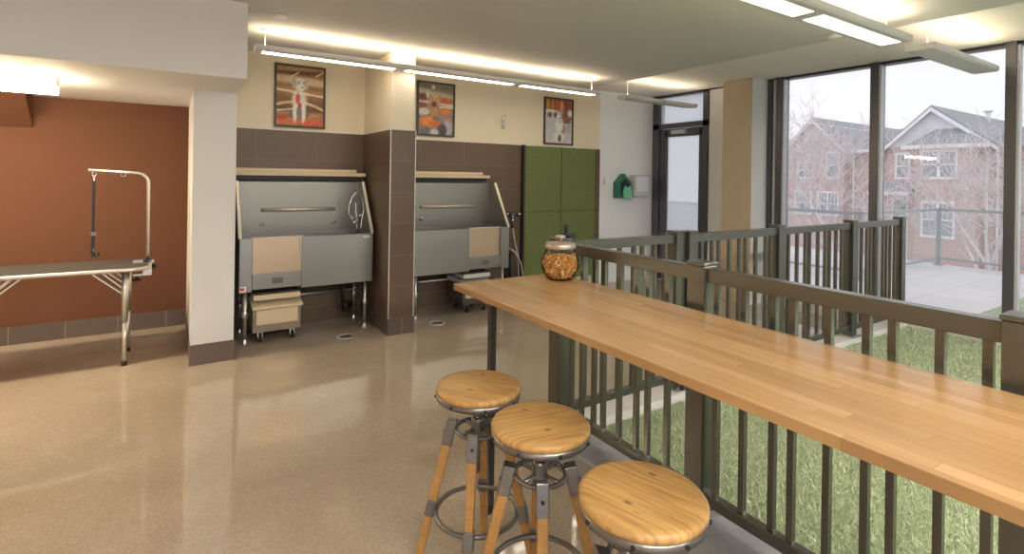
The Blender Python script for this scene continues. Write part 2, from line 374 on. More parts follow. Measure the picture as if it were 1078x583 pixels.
# left pier, recess, soffit
w = MB(); w.box(.145, .463, 5.065, 6.65, 0, 2.285); struct(w.build('wall_pier', M['soffit']), 'white pier beside the grooming recess')
t = MB(); t.box(.139, .469, 5.059, 5.065, 0, .17); t.box(.463, .469, 5.065, YB, 0, .17); t.box(.139, .145, 5.065, 6.5, 0, .17); struct(t.build('baseboard_pier', plain('pier_base_tile', (.15, .115, .10), .4, noise=.08)))
w = MB(); w.box(XL, .145, 6.5, 6.65, 0, 2.285); struct(w.build('wall_left', M['brown']), 'terracotta wall of the grooming recess')
t = MB(); t.box(XL, .139, 6.488, 6.5, 0, .163); struct(t.build('baseboard_left', M['basetile']))
w = MB(); w.prism([(6.5, 1.99), (6.5, 2.285), (6.17, 2.285)], 0, XL, -1.085); struct(w.build('wall_left_bulkhead', M['brown']), 'sloped terracotta bulkhead in the corner')
w = MB(); w.box(XL, .455, 4.275, 6.65, 2.285, HC); struct(w.build('ceiling_soffit', M['soffit'], bevel=.006), 'pale dropped soffit over the grooming recess')
# unseen sides of the room
w = MB(); w.box(XL - .15, XL, YF, 6.65, 0, HC + .3); struct(w.build('wall_west', M['cream']))
w = MB(); w.box(XL - .15, XR + .2, YF - .15, YF, -.1, .12); w.box(XL - .15, XR + .2, YF - .15, YF, HC - .04, HS + .2)
for k in range(9): w.box(XL + 1.28 * k - .04, XL + 1.28 * k + .04, YF - .15, YF, .12, HC)
struct(w.build('wall_front', M['frame']), 'unseen glazed front wall, added to let in daylight')  # unseen glazing, added to bring cool daylight into the room
for k in range(8):
    x = XL + 1.28 * k
    p = MB(); p.add([(x + .04, YF - .07, .12), (x + 1.24, YF - .07, .12), (x + 1.24, YF - .07, HC - .04), (x + .04, YF - .07, HC - .04)], [(0, 1, 2, 3)])
    struct(p.build('window_%d' % (k + 11), M['pane']))  # panes of the added front glazing
# window wall
w = MB(); w.box(XR - .1, XR + .2, YF, YB, HS - .0, HS + .25); w.box(XR - .06, XR - .045, YF, YB, HS - .012, HS); struct(w.build('trim_3', M['frame']))
w = MB(); w.box(XR - .14, XR + .12, YF, 4.0, -.12, .12); struct(w.build('trim_4', M['kerb']), 'pale sill under the windows')
# concrete pillar
w = MB(); w.box(6.27, XR + .1, 4.0, 4.43, -.1, HS); struct(w.build('concrete_pillar', M['concrete'], bevel=.008), 'bare tan concrete pillar by the door')
# windows between mullions
def window(i, y0, y1):
    r = empty('window_%d' % i, (XR, y0, .12)); struct(r)
    f = MB(); x0, x1 = XR - .13, XR + .05
    f.box(x0, x1, y1 - .075, y1, .12, HS); f.box(x0, x1, y0, y0 + .004, .12, HS)
    f.box(x0 + .04, x1, y0, y1, .12, .17); f.box(x0 + .09, x1, y0, y1, HS - .02, HS)
    f.build('window_frame', M['frame'], r)
    g = MB(); g.box(x0 + .02, x0 + .10, y1 - .095, y1 - .075, .17, HS - .035); g.build('lit_face_strip', M['frame_in'], r)  # pale strip painting the daylight on the mullion's side face
    p = MB(); p.add([(XR, y0, .17), (XR, y1 - .07, .17), (XR, y1 - .07, HS - .03), (XR, y0, HS - .03)], [(0, 1, 2, 3)]); p.build('glass', M['pane'], r)
ys = [4.0 - .17, 2.74, 1.61, .48, -.65, -1.78, -2.91, YF]
for i in range(len(ys) - 1): window(i + 1, ys[i + 1], ys[i])
j = MB(); j.box(XR - .05, XR + .05, 3.93, 4.0, .12, HS); j.box(XR - .02, XR + .05, 3.83, 3.93, .12, HS); j.box(XR - .06, XR + .05, 3.80, 3.835, .12, HS)
struct(j.build('trim_5', M['frame']))
j = MB(); j.box(XR - .045, XR - .02, 3.84, 3.915, .12, HS); struct(j.build('trim_6', M['frame_in']))
j = MB(); j.box(XR - .10, XR + .05, 3.795, 3.80, .12, HS); struct(j.build('trim_10', M['frame_in']))  # pale strip painting the daylight on the jamb's side face
j = MB(); j.box(6.275, XR - .03, 3.992, 4.0, 0, HS); struct(j.build('concrete_pillar_lit_side', M['white']), 'window-lit side of the concrete pillar, its light put on as white')  # white sheet stands in for window light on this concrete face
# door in the window plane
d = empty('door_1', (XR, 4.92, 0)); struct(d, 'frosted glass door in a dark frame', 'door')
f = MB(); f.box(XR - .08, XR + .05, 5.80, 5.93, 0, HS); f.box(XR - .08, XR + .05, 4.90, 4.975, 0, HS); f.box(XR - .08, XR + .05, 4.90, 5.93, 2.40, 2.48); f.box(XR - .08, XR + .05, 4.90, 5.93, HS - .03, HS)
f.build('door_frame', M['frame'], d)
f = MB(); f.box(XR - .055, XR - .005, 5.66, 5.795, .01, 2.39); f.box(XR - .055, XR - .005, 4.98, 5.055, .01, 2.39); f.box(XR - .055, XR - .005, 5.0, 5.7, 2.27, 2.39); f.box(XR - .055, XR - .005, 5.0, 5.7, .01, .2)
lf = f.build('door_leaf', M['frame'], d)
MB().box(XR - .035, XR - .028, 5.05, 5.67, .2, 2.28).build('glass', M['frost'], d)
MB().box(XR - .035, XR - .028, 4.97, 5.81, 2.47, HS - .03).build('transom_glass', M['frost'], d)
f = MB(); f.box(XR - .10, XR - .055, 5.28, 5.55, 2.31, 2.37); f.beam((XR - .09, 5.3, 2.385), (XR - .16, 5.1, 2.385), .02); f.beam((XR - .16, 5.1, 2.385), (XR - .06, 5.05, 2.40), .018)
f.build('door_closer', M['frame_in'], d, .004)
f = MB(); f.cyl((XR - .055, 5.015, .83), (XR - .10, 5.015, .83), .011); f.cyl((XR - .10, 5.02, .83), (XR - .10, 5.15, .83), .011); f.build('door_handle', M['black'], d)
w = MB(); w.box(XR - .03, XR + .06, 4.43, 4.90, 0, HS); struct(w.build('wall_right', M['white']), 'white infill between pillar and door')
# kerb, turf, terrace
k = MB(); k.box(1.80, 2.06, YF + .0, 2.56, 0, .15); struct(k.build('trim_7', M['stone'], bevel=.008), 'blue-grey stone kerb under the front railing')
k = MB(); k.box(2.06, 6.5, 2.345, 2.54, 0, .15); struct(k.build('trim_8', M['kerb'], bevel=.006), 'pale kerb under the far railing')
k = MB(); k.box(2.06, 6.5, YF, 2.345, 0, .10); tb = struct(k.build('floor_turf_bed', M['turfbase']))
k = MB(); k.box(XR + .12, 12.6, YF - 3, 12, -.4, .03); struct(k.build('terrace', M['paving']), 'pale paved terrace outside')
k = MB(); k.box(XR + .12, 10.1, YF - 3, 2.2, .03, .05); struct(k.build('terrace_turf_bed', M['turfbase']))
k = MB(); k.box(XR + .12, 10.25, 2.2, 2.36, .03, .06); k.box(10.1, 10.25, YF - 3, 2.2, .03, .06); struct(k.build('trim_9', M['kerb']))
def blades(name, areas, label):
    V = []; T = []
    for (x0, x1, y0, y1, z, dens, h, wd) in areas:
        n = int((x1 - x0) * (y1 - y0) * dens)
        p = np.stack([rng.uniform(x0, x1, n), rng.uniform(y0, y1, n), np.full(n, z)], 1)
        a = rng.uniform(0, 2 * PI, n); b = rng.uniform(0, 2 * PI, n); hh = h * rng.uniform(.6, 1.2, n); ln = rng.uniform(.3, 1.3, n) * h
        s = np.stack([np.cos(a), np.sin(a), 0 * a], 1) * (wd / 2)
        l = np.stack([np.cos(b), np.sin(b), 0 * b], 1) * ln[:, None]
        tip = p + l + np.stack([0 * a, 0 * a, hh], 1)
        V.append(np.stack([p - s, p + s, tip], 1).reshape(-1, 3)); T.append(np.repeat(rng.beta(2, 2, n), 3))
    V = np.concatenate(V); T = np.concatenate(T); n = len(V) // 3
    me = bpy.data.meshes.new(name); me.vertices.add(len(V)); me.vertices.foreach_set('co', V.astype(np.float32).ravel())
    me.loops.add(3 * n); me.loops.foreach_set('vertex_index', np.arange(3 * n, dtype=np.int32))
    me.polygons.add(n); me.polygons.foreach_set('loop_start', np.arange(0, 3 * n, 3, dtype=np.int32))
    at = me.attributes.new('tone', 'FLOAT', 'POINT'); at.data.foreach_set('value', T.astype(np.float32))
    me.materials.append(M['blades']); me.update(); me.validate()
    o = bpy.data.objects.new(name, me); COL.objects.link(o)
    return tag(o, label, 'turf', kind='stuff')
blades('artificial_turf', [(2.07, 3.4, .2, 2.34, .10, 12000, .02, .006), (3.4, 6.49, .2, 2.34, .10, 4500, .02, .007)], 'green artificial turf on the raised bed behind the counter railing')
blades('terrace_turf', [(XR + .13, 10.1, -.5, 2.2, .05, 1500, .02, .01)], 'green artificial turf out on the terrace beyond the glass')

# ------------------------------------------------------------------ lamps
def linear_light(name, label, x0, x1, yc, z, joints, lit=True, dm='glow', wd=.17, upm=None, group=None, cables=(), hc=HC):
    r = empty(name, ((x0 + x1) / 2, yc, z), label, 'lamp', group)
    s = MB(); h = .05
    s.prism([(yc - wd / 2, z + .016), (yc - wd / 2 + .012, z), (yc + wd / 2 - .012, z), (yc + wd / 2, z + .016), (yc + wd / 2, z + h), (yc - wd / 2, z + h)], 0, x0, x1)
    s.build('housing', M['lampshell'], r, .003)
    ends = [x0] + list(joints) + [x1]
    for a, b in zip(ends[:-1], ends[1:]):
        if lit: MB().box(a + .06, b - .06, yc - wd * .27, yc + wd * .27, z - .003, z + .004).build('diffuser', M[dm], r)
        MB().box(a + .05, b - .05, yc - wd * .3, yc + wd * .3, z + h - .002, z + h + .003).build('upper_diffuser', upm or M['up'], r)
    for cx in cables:
        cb = MB(); cb.cyl((cx, yc, z + h), (cx, yc, hc), .003, 6); cb.cyl((cx, yc, hc - .02), (cx, yc, hc), .03, 14); cb.build('hanging_cable', M['white_t'], r)
    return r
linear_light('pendant_light', 'long lit linear pendant above the dog wash tubs', .58, 4.47, 4.96, 2.64, (1.88, 3.26), cables=(.66, 4.38), wd=.15)
linear_light('pendant_light', 'wide lit linear pendant over the counter, cut off by the top of the photo', .55, 4.56, 1.76, 2.64, (2.0, 3.34), cables=(1.3, 4.42), wd=.24, dm='glow2', upm=M['upw'])
linear_light('pendant_light', 'short unlit-faced pendant in front of the tall windows', 4.9, 6.38, 1.72, 2.64, (), lit=False, upm=M['up2'], cables=(5.05,), hc=HS, wd=.2)
linear_light('pendant_light', 'short pendant by the white wall near the glass door', 4.92, 6.35, 4.98, 2.64, (), lit=False, upm=M['up2'], cables=(5.02,), hc=HS, wd=.16)
linear_light('pendant_light', 'long lit linear pendant added unseen behind the viewer to brighten the room', -1.6, 4.56, -1.5, 2.64, (0.4, 2.4), cables=(-1.4, 4.4), wd=.24, dm='glow3')  # this and the next pendant are unseen, added to brighten the room
linear_light('pendant_light', 'short lit pendant added unseen by the windows behind the viewer for more light', 4.9, 6.38, -1.5, 2.64, (), cables=(5.05,), hc=HS, wd=.24, dm='glow3')
r = empty('ceiling_light', (-1.5, 5.1, 2.2), 'lit strip light under the soffit above the grooming table', 'lamp')
MB().box(-2.2, -.72, 5.07, 5.19, 2.225, 2.285).build('housing', M['lampshell'], r, .003)
MB().box(-2.2, -.722, 5.058, 5.18, 2.165, 2.225).build('diffuser', emit('lit_strip', (1, .80, .52), 70.0), r, .004)
def disc(name, label, cat, x, y, z, rad, h):
    m = MB(); m.lathe([(0.001, -h), (rad * .7, -h), (rad, -h * .6), (rad, 0), (.001, 0)], (x, y, z), 24); o = m.build(name, M['white_t']); return tag(o, label, cat)
disc('smoke_detector', 'round white detector on the ceiling above the lit pendant end', 'detector', 4.60, 1.98, HC, .07, .03)
disc('ceiling_sprinkler', 'small white disc on the ceiling edge left of the wide pendant', 'sprinkler', 4.70, 2.25, HC, .06, .025)
disc('ceiling_sprinkler', 'small bright disc on the ceiling near the soffit corner', 'sprinkler', .70, 4.45, HC, .05, .02)

# ------------------------------------------------------------------ posters
def poster(label, X0, X1, z0, z1, paint):
    nx, nz = 60, 72
    yb = YB - .001
    r = empty('framed_poster', ((X0 + X1) / 2, yb, z0), label, 'picture', 'dog photographs above the tile')
    f = MB(); t = .022; y0 = yb - .025
    f.box(X0, X1, y0, yb, z0, z0 + t); f.box(X0, X1, y0, yb, z1 - t, z1); f.box(X0, X0 + t, y0, yb, z0 + t, z1 - t); f.box(X1 - t, X1, y0, yb, z0 + t, z1 - t)
    f.build('picture_frame', plain('dark_picture_frame', (.055, .04, .03), .4), r)
    u, v = np.meshgrid(np.linspace(0, 1, nx), np.linspace(0, 1, nz))
    img = paint(u, v)
    a0, a1, b0, b1 = X0 + t * .9, X1 - t * .9, z0 + t * .9, z1 - t * .9
    m = MB(); m.add([(a0 + (a1 - a0) * x, yb - .012, b0 + (b1 - b0) * z) for z in np.linspace(0, 1, nz) for x in np.linspace(0, 1, nx)],
                    [(i * nx + j, i * nx + j + 1, (i + 1) * nx + j + 1, (i + 1) * nx + j) for i in range(nz - 1) for j in range(nx - 1)])
    o = m.build('print', M['print'], r)
    at = o.data.color_attributes.new('print', 'FLOAT_COLOR', 'POINT')
    g = rng.normal(0, 1, img.shape); g[..., 1] = g[..., 0] * .8 + g[..., 1] * .2; g[..., 2] = g[..., 0] * .8 + g[..., 2] * .2
    g = g + .6 * (np.roll(g, 1, 0) + np.roll(g, 1, 1) + np.roll(g, 2, 1)); img = img * .86 + .09 + .022 * g
    col = np.ones((nx * nz, 4), np.float32); col[:, :3] = np.clip(img, 0, 1).reshape(-1, 3) ** 2.2; at.data.foreach_set('color', col.ravel())
def put(img, mask, col):
    mask = np.clip(mask, 0, 1)[..., None]; img[:] = img * (1 - mask) + np.array(col) * mask
def ell(u, v, cx, cy, rx, ry, soft=.25): return (1 + soft - np.hypot((u - cx) / rx, (v - cy) / ry)) / (2 * soft)
def band(u, v, y, s, th, x0=0, x1=1, curve=0):
    yy = y + s * (u - .5) + curve * (u - .5) ** 2
    return np.clip(1.5 - np.abs(v - yy) / th, 0, 1) * (u >= x0) * (u <= x1)
def paint_a(u, v):   # white seated dog on a red stand, amber light streaks behind
    img = np.zeros(u.shape + (3,)); img[:] = (.55, .36, .18)
    put(img, np.clip(.5 + .5 * np.sin(v * 34 + u * 1.5), 0, 1) * .55, (.80, .62, .38))
    put(img, band(u, v, .90, .05, .03), (.30, .17, .08)); put(img, band(u, v, .30, .0, .06), (.36, .21, .10)); put(img, band(u, v, .42, -.05, .05), (.45, .29, .13))
    put(img, band(u, v, .77, -.04, .065), (.86, .76, .62)); put(img, band(u, v, .56, -.08, .014), (1, .95, .85)); put(img, band(u, v, .40, -.05, .02, curve=-.35), (.93, .82, .6))
    put(img, band(u, v, .30, .12, .012, 0, .4), (.95, .88, .75)); put(img, band(u, v, .93, .55, .012, .28, .46), (1, .9, .7)); put(img, band(u, v, .72, .45, .014, .82, 1), (1, .88, .65))
    for k in range(4): put(img, band(u, v, .12 + .05 * k, -.6, .012, .62, 1), (.95, .8, .65))
    put(img, np.clip((.16 - v) * 30, 0, 1), (.80, .38, .20)); put(img, ell(u, v, .12, .13, .12, .035), (.75, .15, .10)); put(img, ell(u, v, .75, .05, .25, .04), (.85, .30, .18))
    put(img, ell(u, v, .47, .18, .2, .07), (.30, .24, .20))
    put(img, ell(u, v, .48, .42, .155, .20), (.90, .88, .84)); put(img, ell(u, v, .39, .22, .05, .16), (.93, .92, .90)); put(img, ell(u, v, .57, .22, .05, .16), (.93, .92, .90))
    put(img, ell(u, v, .48, .22, .055, .12), (.45, .40, .36)); put(img, ell(u, v, .50, .70, .14, .105), (.90, .87, .82)); put(img, ell(u, v, .37, .72, .05, .09), (.72, .68, .62)); put(img, ell(u, v, .63, .72, .05, .09), (.75, .7, .64))
    put(img, ell(u, v, .52, .645, .055, .045), (.97, .95, .92)); put(img, ell(u, v, .535, .655, .022, .018), (.22, .16, .14))
    put(img, ell(u, v, .46, .735, .018, .014), (.2, .15, .12)); put(img, ell(u, v, .57, .735, .018, .014), (.2, .15, .12))
    put(img, ell(u, v, .48, .545, .12, .022), (.97, .93, .88)); put(img, ell(u, v, .45, .46, .05, .09), (.80, .28, .30)); put(img, ell(u, v, .49, .35, .04, .05), (.72, .25, .28))
    return img
def paint_b(u, v):   # brown dog among orange shop shelves
    img = np.zeros(u.shape + (3,)); img[:] = (.55, .47, .42)
    put(img, np.clip((v - .80) * 8, 0, 1), (.45, .42, .36)); put(img, band(u, v, .80, -.1, .05), (.78, .72, .64)); put(img, ell(u, v, .42, .93, .05, .04), (.92, .86, .74))
    put(img, band(u, v, .62, -.05, .02), (.95, .85, .78)); put(img, band(u, v, .55, 0, .02, .6, 1), (.92, .86, .82))
    put(img, ell(u, v, .12, .72, .12, .07), (.42, .22, .20)); put(img, ell(u, v, .25, .77, .03, .07), (.90, .88, .85)); put(img, ell(u, v, .78, .68, .22, .06), (.76, .38, .16)); put(img, ell(u, v, .10, .55, .12, .06), (.50, .25, .20))
    put(img, ell(u, v, .78, .47, .16, .07), (.88, .46, .16)); put(img, ell(u, v, .15, .44, .16, .07), (.84, .80, .74)); put(img, ell(u, v, .9, .35, .12, .1), (.60, .42, .36))
    put(img, ell(u, v, .3, .25, .26, .10), (.93, .50, .20)); put(img, ell(u, v, .5, .2, .2, .06), (.84, .38, .16)); put(img, ell(u, v, .85, .15, .16, .16), (.66, .67, .72)); put(img, ell(u, v, .2, .06, .16, .08), (.38, .38, .40)); put(img, ell(u, v, .68, .10, .13, .12), (.24, .22, .24)); put(img, ell(u, v, .45, .05, .12, .06), (.72, .74, .78))
    put(img, ell(u, v, .45, .46, .12, .12), (.74, .48, .28)); put(img, ell(u, v, .44, .68, .12, .10), (.88, .66, .52)); put(img, ell(u, v, .44, .60, .09, .06), (.42, .20, .13)); put(img, ell(u, v, .44, .57, .03, .02), (.08, .05, .05))
    put(img, ell(u, v, .33, .67, .05, .10), (.82, .56, .42)); put(img, ell(u, v, .56, .67, .05, .10), (.82, .56, .42)); put(img, ell(u, v, .40, .70, .015, .012), (.1, .06, .05)); put(img, ell(u, v, .49, .70, .015, .012), (.1, .06, .05))
    put(img, ell(u, v, .50, .31, .08, .05), (.42, .43, .44))
    return img
def paint_c(u, v):   # white dog sitting on a pale shop floor under orange shelves
    img = np.zeros(u.shape + (3,)); img[:] = (.80, .80, .84)
    put(img, np.clip((v - .70) * 14, 0, 1), (.55, .30, .20))
    for k, cc in enumerate([(.86, .56, .24), (.74, .52, .28), (.80, .35, .16), (.95, .62, .25), (.50, .22, .18)]): put(img, ell(u, v, .1 + .17 * k, .86, .06, .13), cc)
    put(img, ell(u, v, .2, .73, .25, .03), (.92, .90, .88)); put(img, ell(u, v, .17, .64, .08, .06), (.40, .30, .26)); put(img, ell(u, v, .38, .64, .06, .06), (.34, .27, .26)); put(img, ell(u, v, .8, .62, .2, .14), (.52, .34, .26)); put(img, ell(u, v, .93, .70, .1, .08), (.92, .92, .90)); put(img, ell(u, v, .8, .49, .16, .03), (.50, .34, .30))
    put(img, ell(u, v, .85, .35, .12, .10), (.72, .70, .76))
    put(img, ell(u, v, .66, .32, .07, .14), (.58, .44, .40))
    put(img, ell(u, v, .50, .60, .08, .11), (.94, .93, .93)); put(img, ell(u, v, .52, .40, .15, .17), (.95, .95, .96)); put(img, ell(u, v, .44, .15, .12, .12), (.93, .92, .94)); put(img, ell(u, v, .64, .15, .08, .10), (.93, .90, .90)); put(img, ell(u, v, .54, .12, .06, .08), (.36, .32, .32))
    put(img, ell(u, v, .53, .57, .025, .02), (.2, .18, .2)); put(img, ell(u, v, .47, .66, .012, .01), (.1, .1, .1)); put(img, ell(u, v, .55, .66, .012, .01), (.1, .1, .1)); put(img, ell(u, v, .55, .50, .05, .02), (.62, .62, .68))
    return img
poster('framed photo of a white seated dog with amber streaks, above the left tub', .886, 1.400, 2.092, 2.757, paint_a)
poster('framed photo of a brown dog among orange shelves, beside the partition', 2.470, 2.976, 2.088, 2.752, paint_b)
poster('framed photo of a white dog on a pale floor, above the green panels', 4.370, 4.895, 2.07, 2.737, paint_c)
h = empty('robe_hook', (3.695, YB, 2.26), 'small chrome double hook on the cream wall between two posters', 'hook')
q = MB(); q.box(3.68, 3.73, YB - .008, YB + .002, 2.24, 2.40); q.build('back_plate', M['chrome'], h, .003)
for zz in (2.37, 2.27):
    q = MB(); q.tube([(3.70, YB - .008, zz), (3.69, YB - .06, zz - .015), (3.67, YB - .10, zz - .01), (3.66, YB - .11, zz + .02)], .008, 8); q.lathe([(0, .012), (.012, .006), (.012, -.006), (0, -.012)], (3.66, YB - .11, zz + .03), 12); q.build('hook', M['chrome'], h)

# ------------------------------------------------------------------ green panels, wall things
for (nm, a, b, z0, z1) in (('lower left', 4.03, 4.66, .16, 1.118), ('lower right', 4.672, 5.30, .16, 1.118), ('upper left', 4.03, 4.66, 1.13, 2.03), ('upper right', 4.672, 5.30, 1.13, 2.03)):
    tag(MB().box(a, b, YB - .055, YB - .003, z0, z1).build('turf_panel', M['green'], bevel=.006), 'square green turf wall panel, %s of the four' % nm, 'panel', 'green turf panels on the back wall')
tag(MB().box(4.0, 4.028, YB - .075, YB - .003, .1, 2.04).build('panel_trim', plain('dark_trim', (.035, .028, .03), .4)), 'dark upright strip along the edge of the green panels', 'trim')
s = empty('wall_switch', (5.53, YB, 1.5), 'small white switch plate on the white wall beside the green panels', 'switch')
MB().box(5.50, 5.56, YB - .01, YB, 1.44, 1.66).build('cover_plate', M['white_t'], s, .003); MB().box(5.515, 5.545, YB - .014, YB - .01, 1.50, 1.60).build('rocker', M['frame_in'], s)
s = empty('wall_switch', (6.45, 4.0, 1.2), 'white switch plate on the window-lit side of the concrete pillar', 'switch')
MB().box(6.42, 6.50, 3.984, 3.992, 1.10, 1.24).build('cover_plate', M['white_t'], s, .003); MB().box(6.45, 6.47, 3.98, 3.984, 1.14, 1.20).build('rocker', M['white_t'], s)
b = empty('bag_dispenser', (5.88, YB, 1.27), 'green house-shaped bag dispenser with a mint bag on the white wall', 'dispenser')
m = MB(); m.prism([(5.72, 1.30), (6.02, 1.30), (6.02, 1.54), (5.87, 1.68), (5.72, 1.54)], 1, YB - .10, YB + .002); m.build('housing', M['bottle_g'], b, .008)
m = MB(); m.prism([(5.79, 1.36), (5.97, 1.36), (5.97, 1.53), (5.88, 1.60), (5.79, 1.53)], 1, YB - .106, YB - .10); m.build('dark_opening', M['black'], b)
m = MB(); m.prism([(5.83, 1.30), (5.99, 1.27), (6.01, 1.36), (5.96, 1.50), (5.91, 1.46), (5.85, 1.50), (5.81, 1.40)], 1, YB - .135, YB - .11); m.build('loose_bag', M['bag'], b, .01)
b = empty('towel_dispenser', (6.23, YB, 1.33), 'pale grey paper towel box beside the green bag dispenser', 'dispenser')
m = MB(); m.box(6.06, 6.42, YB - .12, YB + .002, 1.33, 1.66); m.build('cabinet', M['greylam'], b, .012)
m = MB(); m.box(6.10, 6.38, YB - .124, YB - .12, 1.40, 1.63); m.build('front_cover', M['alu'], b, .004)
m = MB(); m.box(6.12, 6.36, YB - .1, YB - .02, 1.315, 1.33); m.build('slot', M['frame_in'], b)

# ------------------------------------------------------------------ dog wash tubs
def tub(x0, flip, label):
    W = 1.25; y0 = 5.41
    X = (lambda x: x0 + W - x) if flip else (lambda x: x0 + x)
    def bx(mb, a, b, *r): a, b = sorted((X(a), X(b))); return mb.box(a, b, *r)
    r = empty('dog_wash_tub', (x0 + W / 2, y0 + .25, 0), label, 'tub', 'stainless dog wash tubs')
    q = MB(); bx(q, .545, 1.25, y0 - .012, y0 + .012, .49, .992); q.build('front_panel', M['steel'], r, .006)
    q = MB(); bx(q, .0, .112, y0 - .01, y0 + .03, .49, .992); q.build('front_post', M['steel'], r, .006)
    q = MB(); bx(q, .112, .545, y0 - .008, y0 + .012, .51, .655); q.build('threshold', M['steel'], r, .004)
    q = MB(); bx(q, .28, .375, y0 - .012, y0 - .008, .555, .61); q.build('vent_plate', plain('dark_vent', (.16, .155, .15), .5, .4), r)
    q = MB(); bx(q, .112, .545, y0 + .03, y0 + .045, .65, .985); q.build('sliding_door', M['steel_warm'], r, .003)
    q = MB(); bx(q, .10, .56, y0 + .012, y0 + .05, .985, .995); bx(q, .530, .548, y0 + .012, y0 + .05, .655, .985); q.build('door_track', M['satin'], r)
    q = MB(); bx(q, .01, 1.24, y0 + .05, y0 + .49, .50, .53); bx(q, .0, .012, y0, y0 + .49, .49, .99); bx(q, 1.238, 1.25, y0, y0 + .49, .49, .99); bx(q, .01, 1.24, y0 + .47, y0 + .49, .5, .99)
    q.build('basin', M['steel'], r)
    q = MB(); bx(q, .012, 1.238, y0 + .475, y0 + .495, .96, 1.515); q.build('splash_back', M['steel_dark'], r)
    prof = [(y0 + .01, .985), (y0 + .49, .985), (y0 + .49, 1.515), (y0 + .345, 1.515)]
    for a, b in ((0, .012), (1.238, 1.25)):
        q = MB(); q.prism(prof, 0, *sorted((X(a), X(b)))); wing = q.build('splash_side', M['steel_dark'], r)
        c = (a + b) / 2
        q = MB(); q.beam((X(c), y0 + .0, .985), (X(c), y0 + .34, 1.52), .03, ref=(1, 0, 0)); q.build('lit_rim', M['satin'], wing, .006)  # cream tone of the edge stands in for light on the rim
    q = MB(); q.cyl((X(.24), y0 + .445, 1.225), (X(.97), y0 + .445, 1.225), .016, 12)
    for c in (.25, .96): q.cyl((X(c), y0 + .445, 1.225), (X(c), y0 + .48, 1.225), .01, 8)
    q.build('tether_rail', M['satin'], r)
    for c in (.25, .965):
        q = MB(); q.cyl((X(c), y0 + .45, 1.08), (X(c), y0 + .478, 1.08), .016, 12); q.lathe([(0, .02), (.016, .012), (.02, 0), (.016, -.012), (0, -.02)], (X(c), y0 + .44, 1.08), 14); q.build('tether_stud', M['chrome'], r)
    for (cx, cy, cut) in ((.06, y0 + .05, 1), (1.19, y0 + .05, 1), (.06, y0 + .44, 0), (1.19, y0 + .44, 0)):
        q = MB(); q.cyl((X(cx), cy, .03), (X(cx), cy, .5), .02, 14); q.lathe([(.0, .0), (.032, .0), (.032, .012), (.024, .03), (.02, .05)], (X(cx), cy, 0), 14); q.lathe([(.02, .24), (.028, .25), (.028, .30), (.02, .31)], (X(cx), cy, 0), 14)
        q.build('leg', M['pipe'], r)
    q = MB(); q.cyl((X(.06), y0 + .44, .33), (X(1.19), y0 + .44, .33), .014, 10)
    for c in (.06, 1.19): q.cyl((X(c), y0 + .05, .33), (X(c), y0 + .44, .33), .012, 10)
    q.build('leg_brace', M['pipe'], r)
    q = MB(); q.cyl((X(1.05), y0 + .36, .5), (X(1.05), y0 + .36, .12), .022, 12); q.tube([(X(1.05), y0 + .36, .2), (X(1.10), y0 + .36, .12), (X(1.15), y0 + .40, .16), (X(1.15), y0 + .53, .17)], .022, 10); q.build('drain_pipe', M['black'], r)
    # badge plate
    ex = 1.18 if not flip else 1.18
    if not flip:
        q = MB(); q.lathe([(.0, .004), (.9, .004), (1, 0), (.9, -.002)], (0, 0, 0), 20); q.v = [(X(ex) + v[0] * .042, y0 - .014 - v[2], .955 + v[1] * .018) for v in q.v]; q.build('badge', M['edge'], r)
        q = MB(); bx(q, .008, .062, y0 - .013, y0 - .01, .50, .55); st = q.build('sticker', M['white_t'], r)
        q = MB(); bx(q, .012, .045, y0 - .0145, y0 - .013, .512, .54); q.build('sticker_patch', M['red'], st)
    return r
tub(.53, False, 'brushed steel dog wash tub in the left bay with a coiled hose')
tub(2.225, True, 'brushed steel dog wash tub right of the partition, end of the counter before it')
# hose at the left tub
hs = empty('shower_hose', (1.68, 5.8, 1.0), 'chrome shower hose looped on the right end of the left tub', 'hose')
yy = 5.65
def smooth(pts, n=6):
    out = []; P = [pts[0]] + list(pts) + [pts[-1]]
    for i in range(1, len(P) - 2):
        a, b, c_, d = (np.array(P[i - 1]), np.array(P[i]), np.array(P[i + 1]), np.array(P[i + 2]))
        for t in np.linspace(0, 1, n, endpoint=False): out.append(tuple(.5 * (2 * b + (c_ - a) * t + (2 * a - 5 * b + 4 * c_ - d) * t * t + (3 * b - a - 3 * c_ + d) * t ** 3)))
    out.append(tuple(pts[-1])); return out
hp = lambda L, dy=0: smooth([(x * .9675, yy + dy * j, 1.6 + (z - 1.6) * .9675) for j, (x, z) in enumerate(L)])
m = MB(); m.tube(hp([(1.68, 1.114), (1.651, 1.165), (1.654, 1.251), (1.681, 1.337), (1.734, 1.394), (1.785, 1.358), (1.816, 1.263), (1.82, 1.19), (1.788, 1.144), (1.744, 1.151), (1.722, 1.192)], .004), .008, 8); m.build('hose_loop', M['chrome'], hs)
m = MB(); m.tube(hp([(1.725, 1.286), (1.726, 1.206), (1.733, 1.119), (1.739, 1.018), (1.745, .945)]), .010, 8); m.tube(hp([(1.814, 1.204), (1.796, 1.103), (1.787, 1.016), (1.783, .943)], .003), .008, 8); m.build('riser', M['chrome'], hs)
m = MB(); m.cyl((1.655, yy - .01, 1.09), (1.60, yy - .03, 1.17), .020, 12, 0, .014); m.cyl((1.66, yy - .012, 1.075), (1.652, yy - .01, 1.10), .03, 14); m.build('spray_head', M['chrome'], hs)
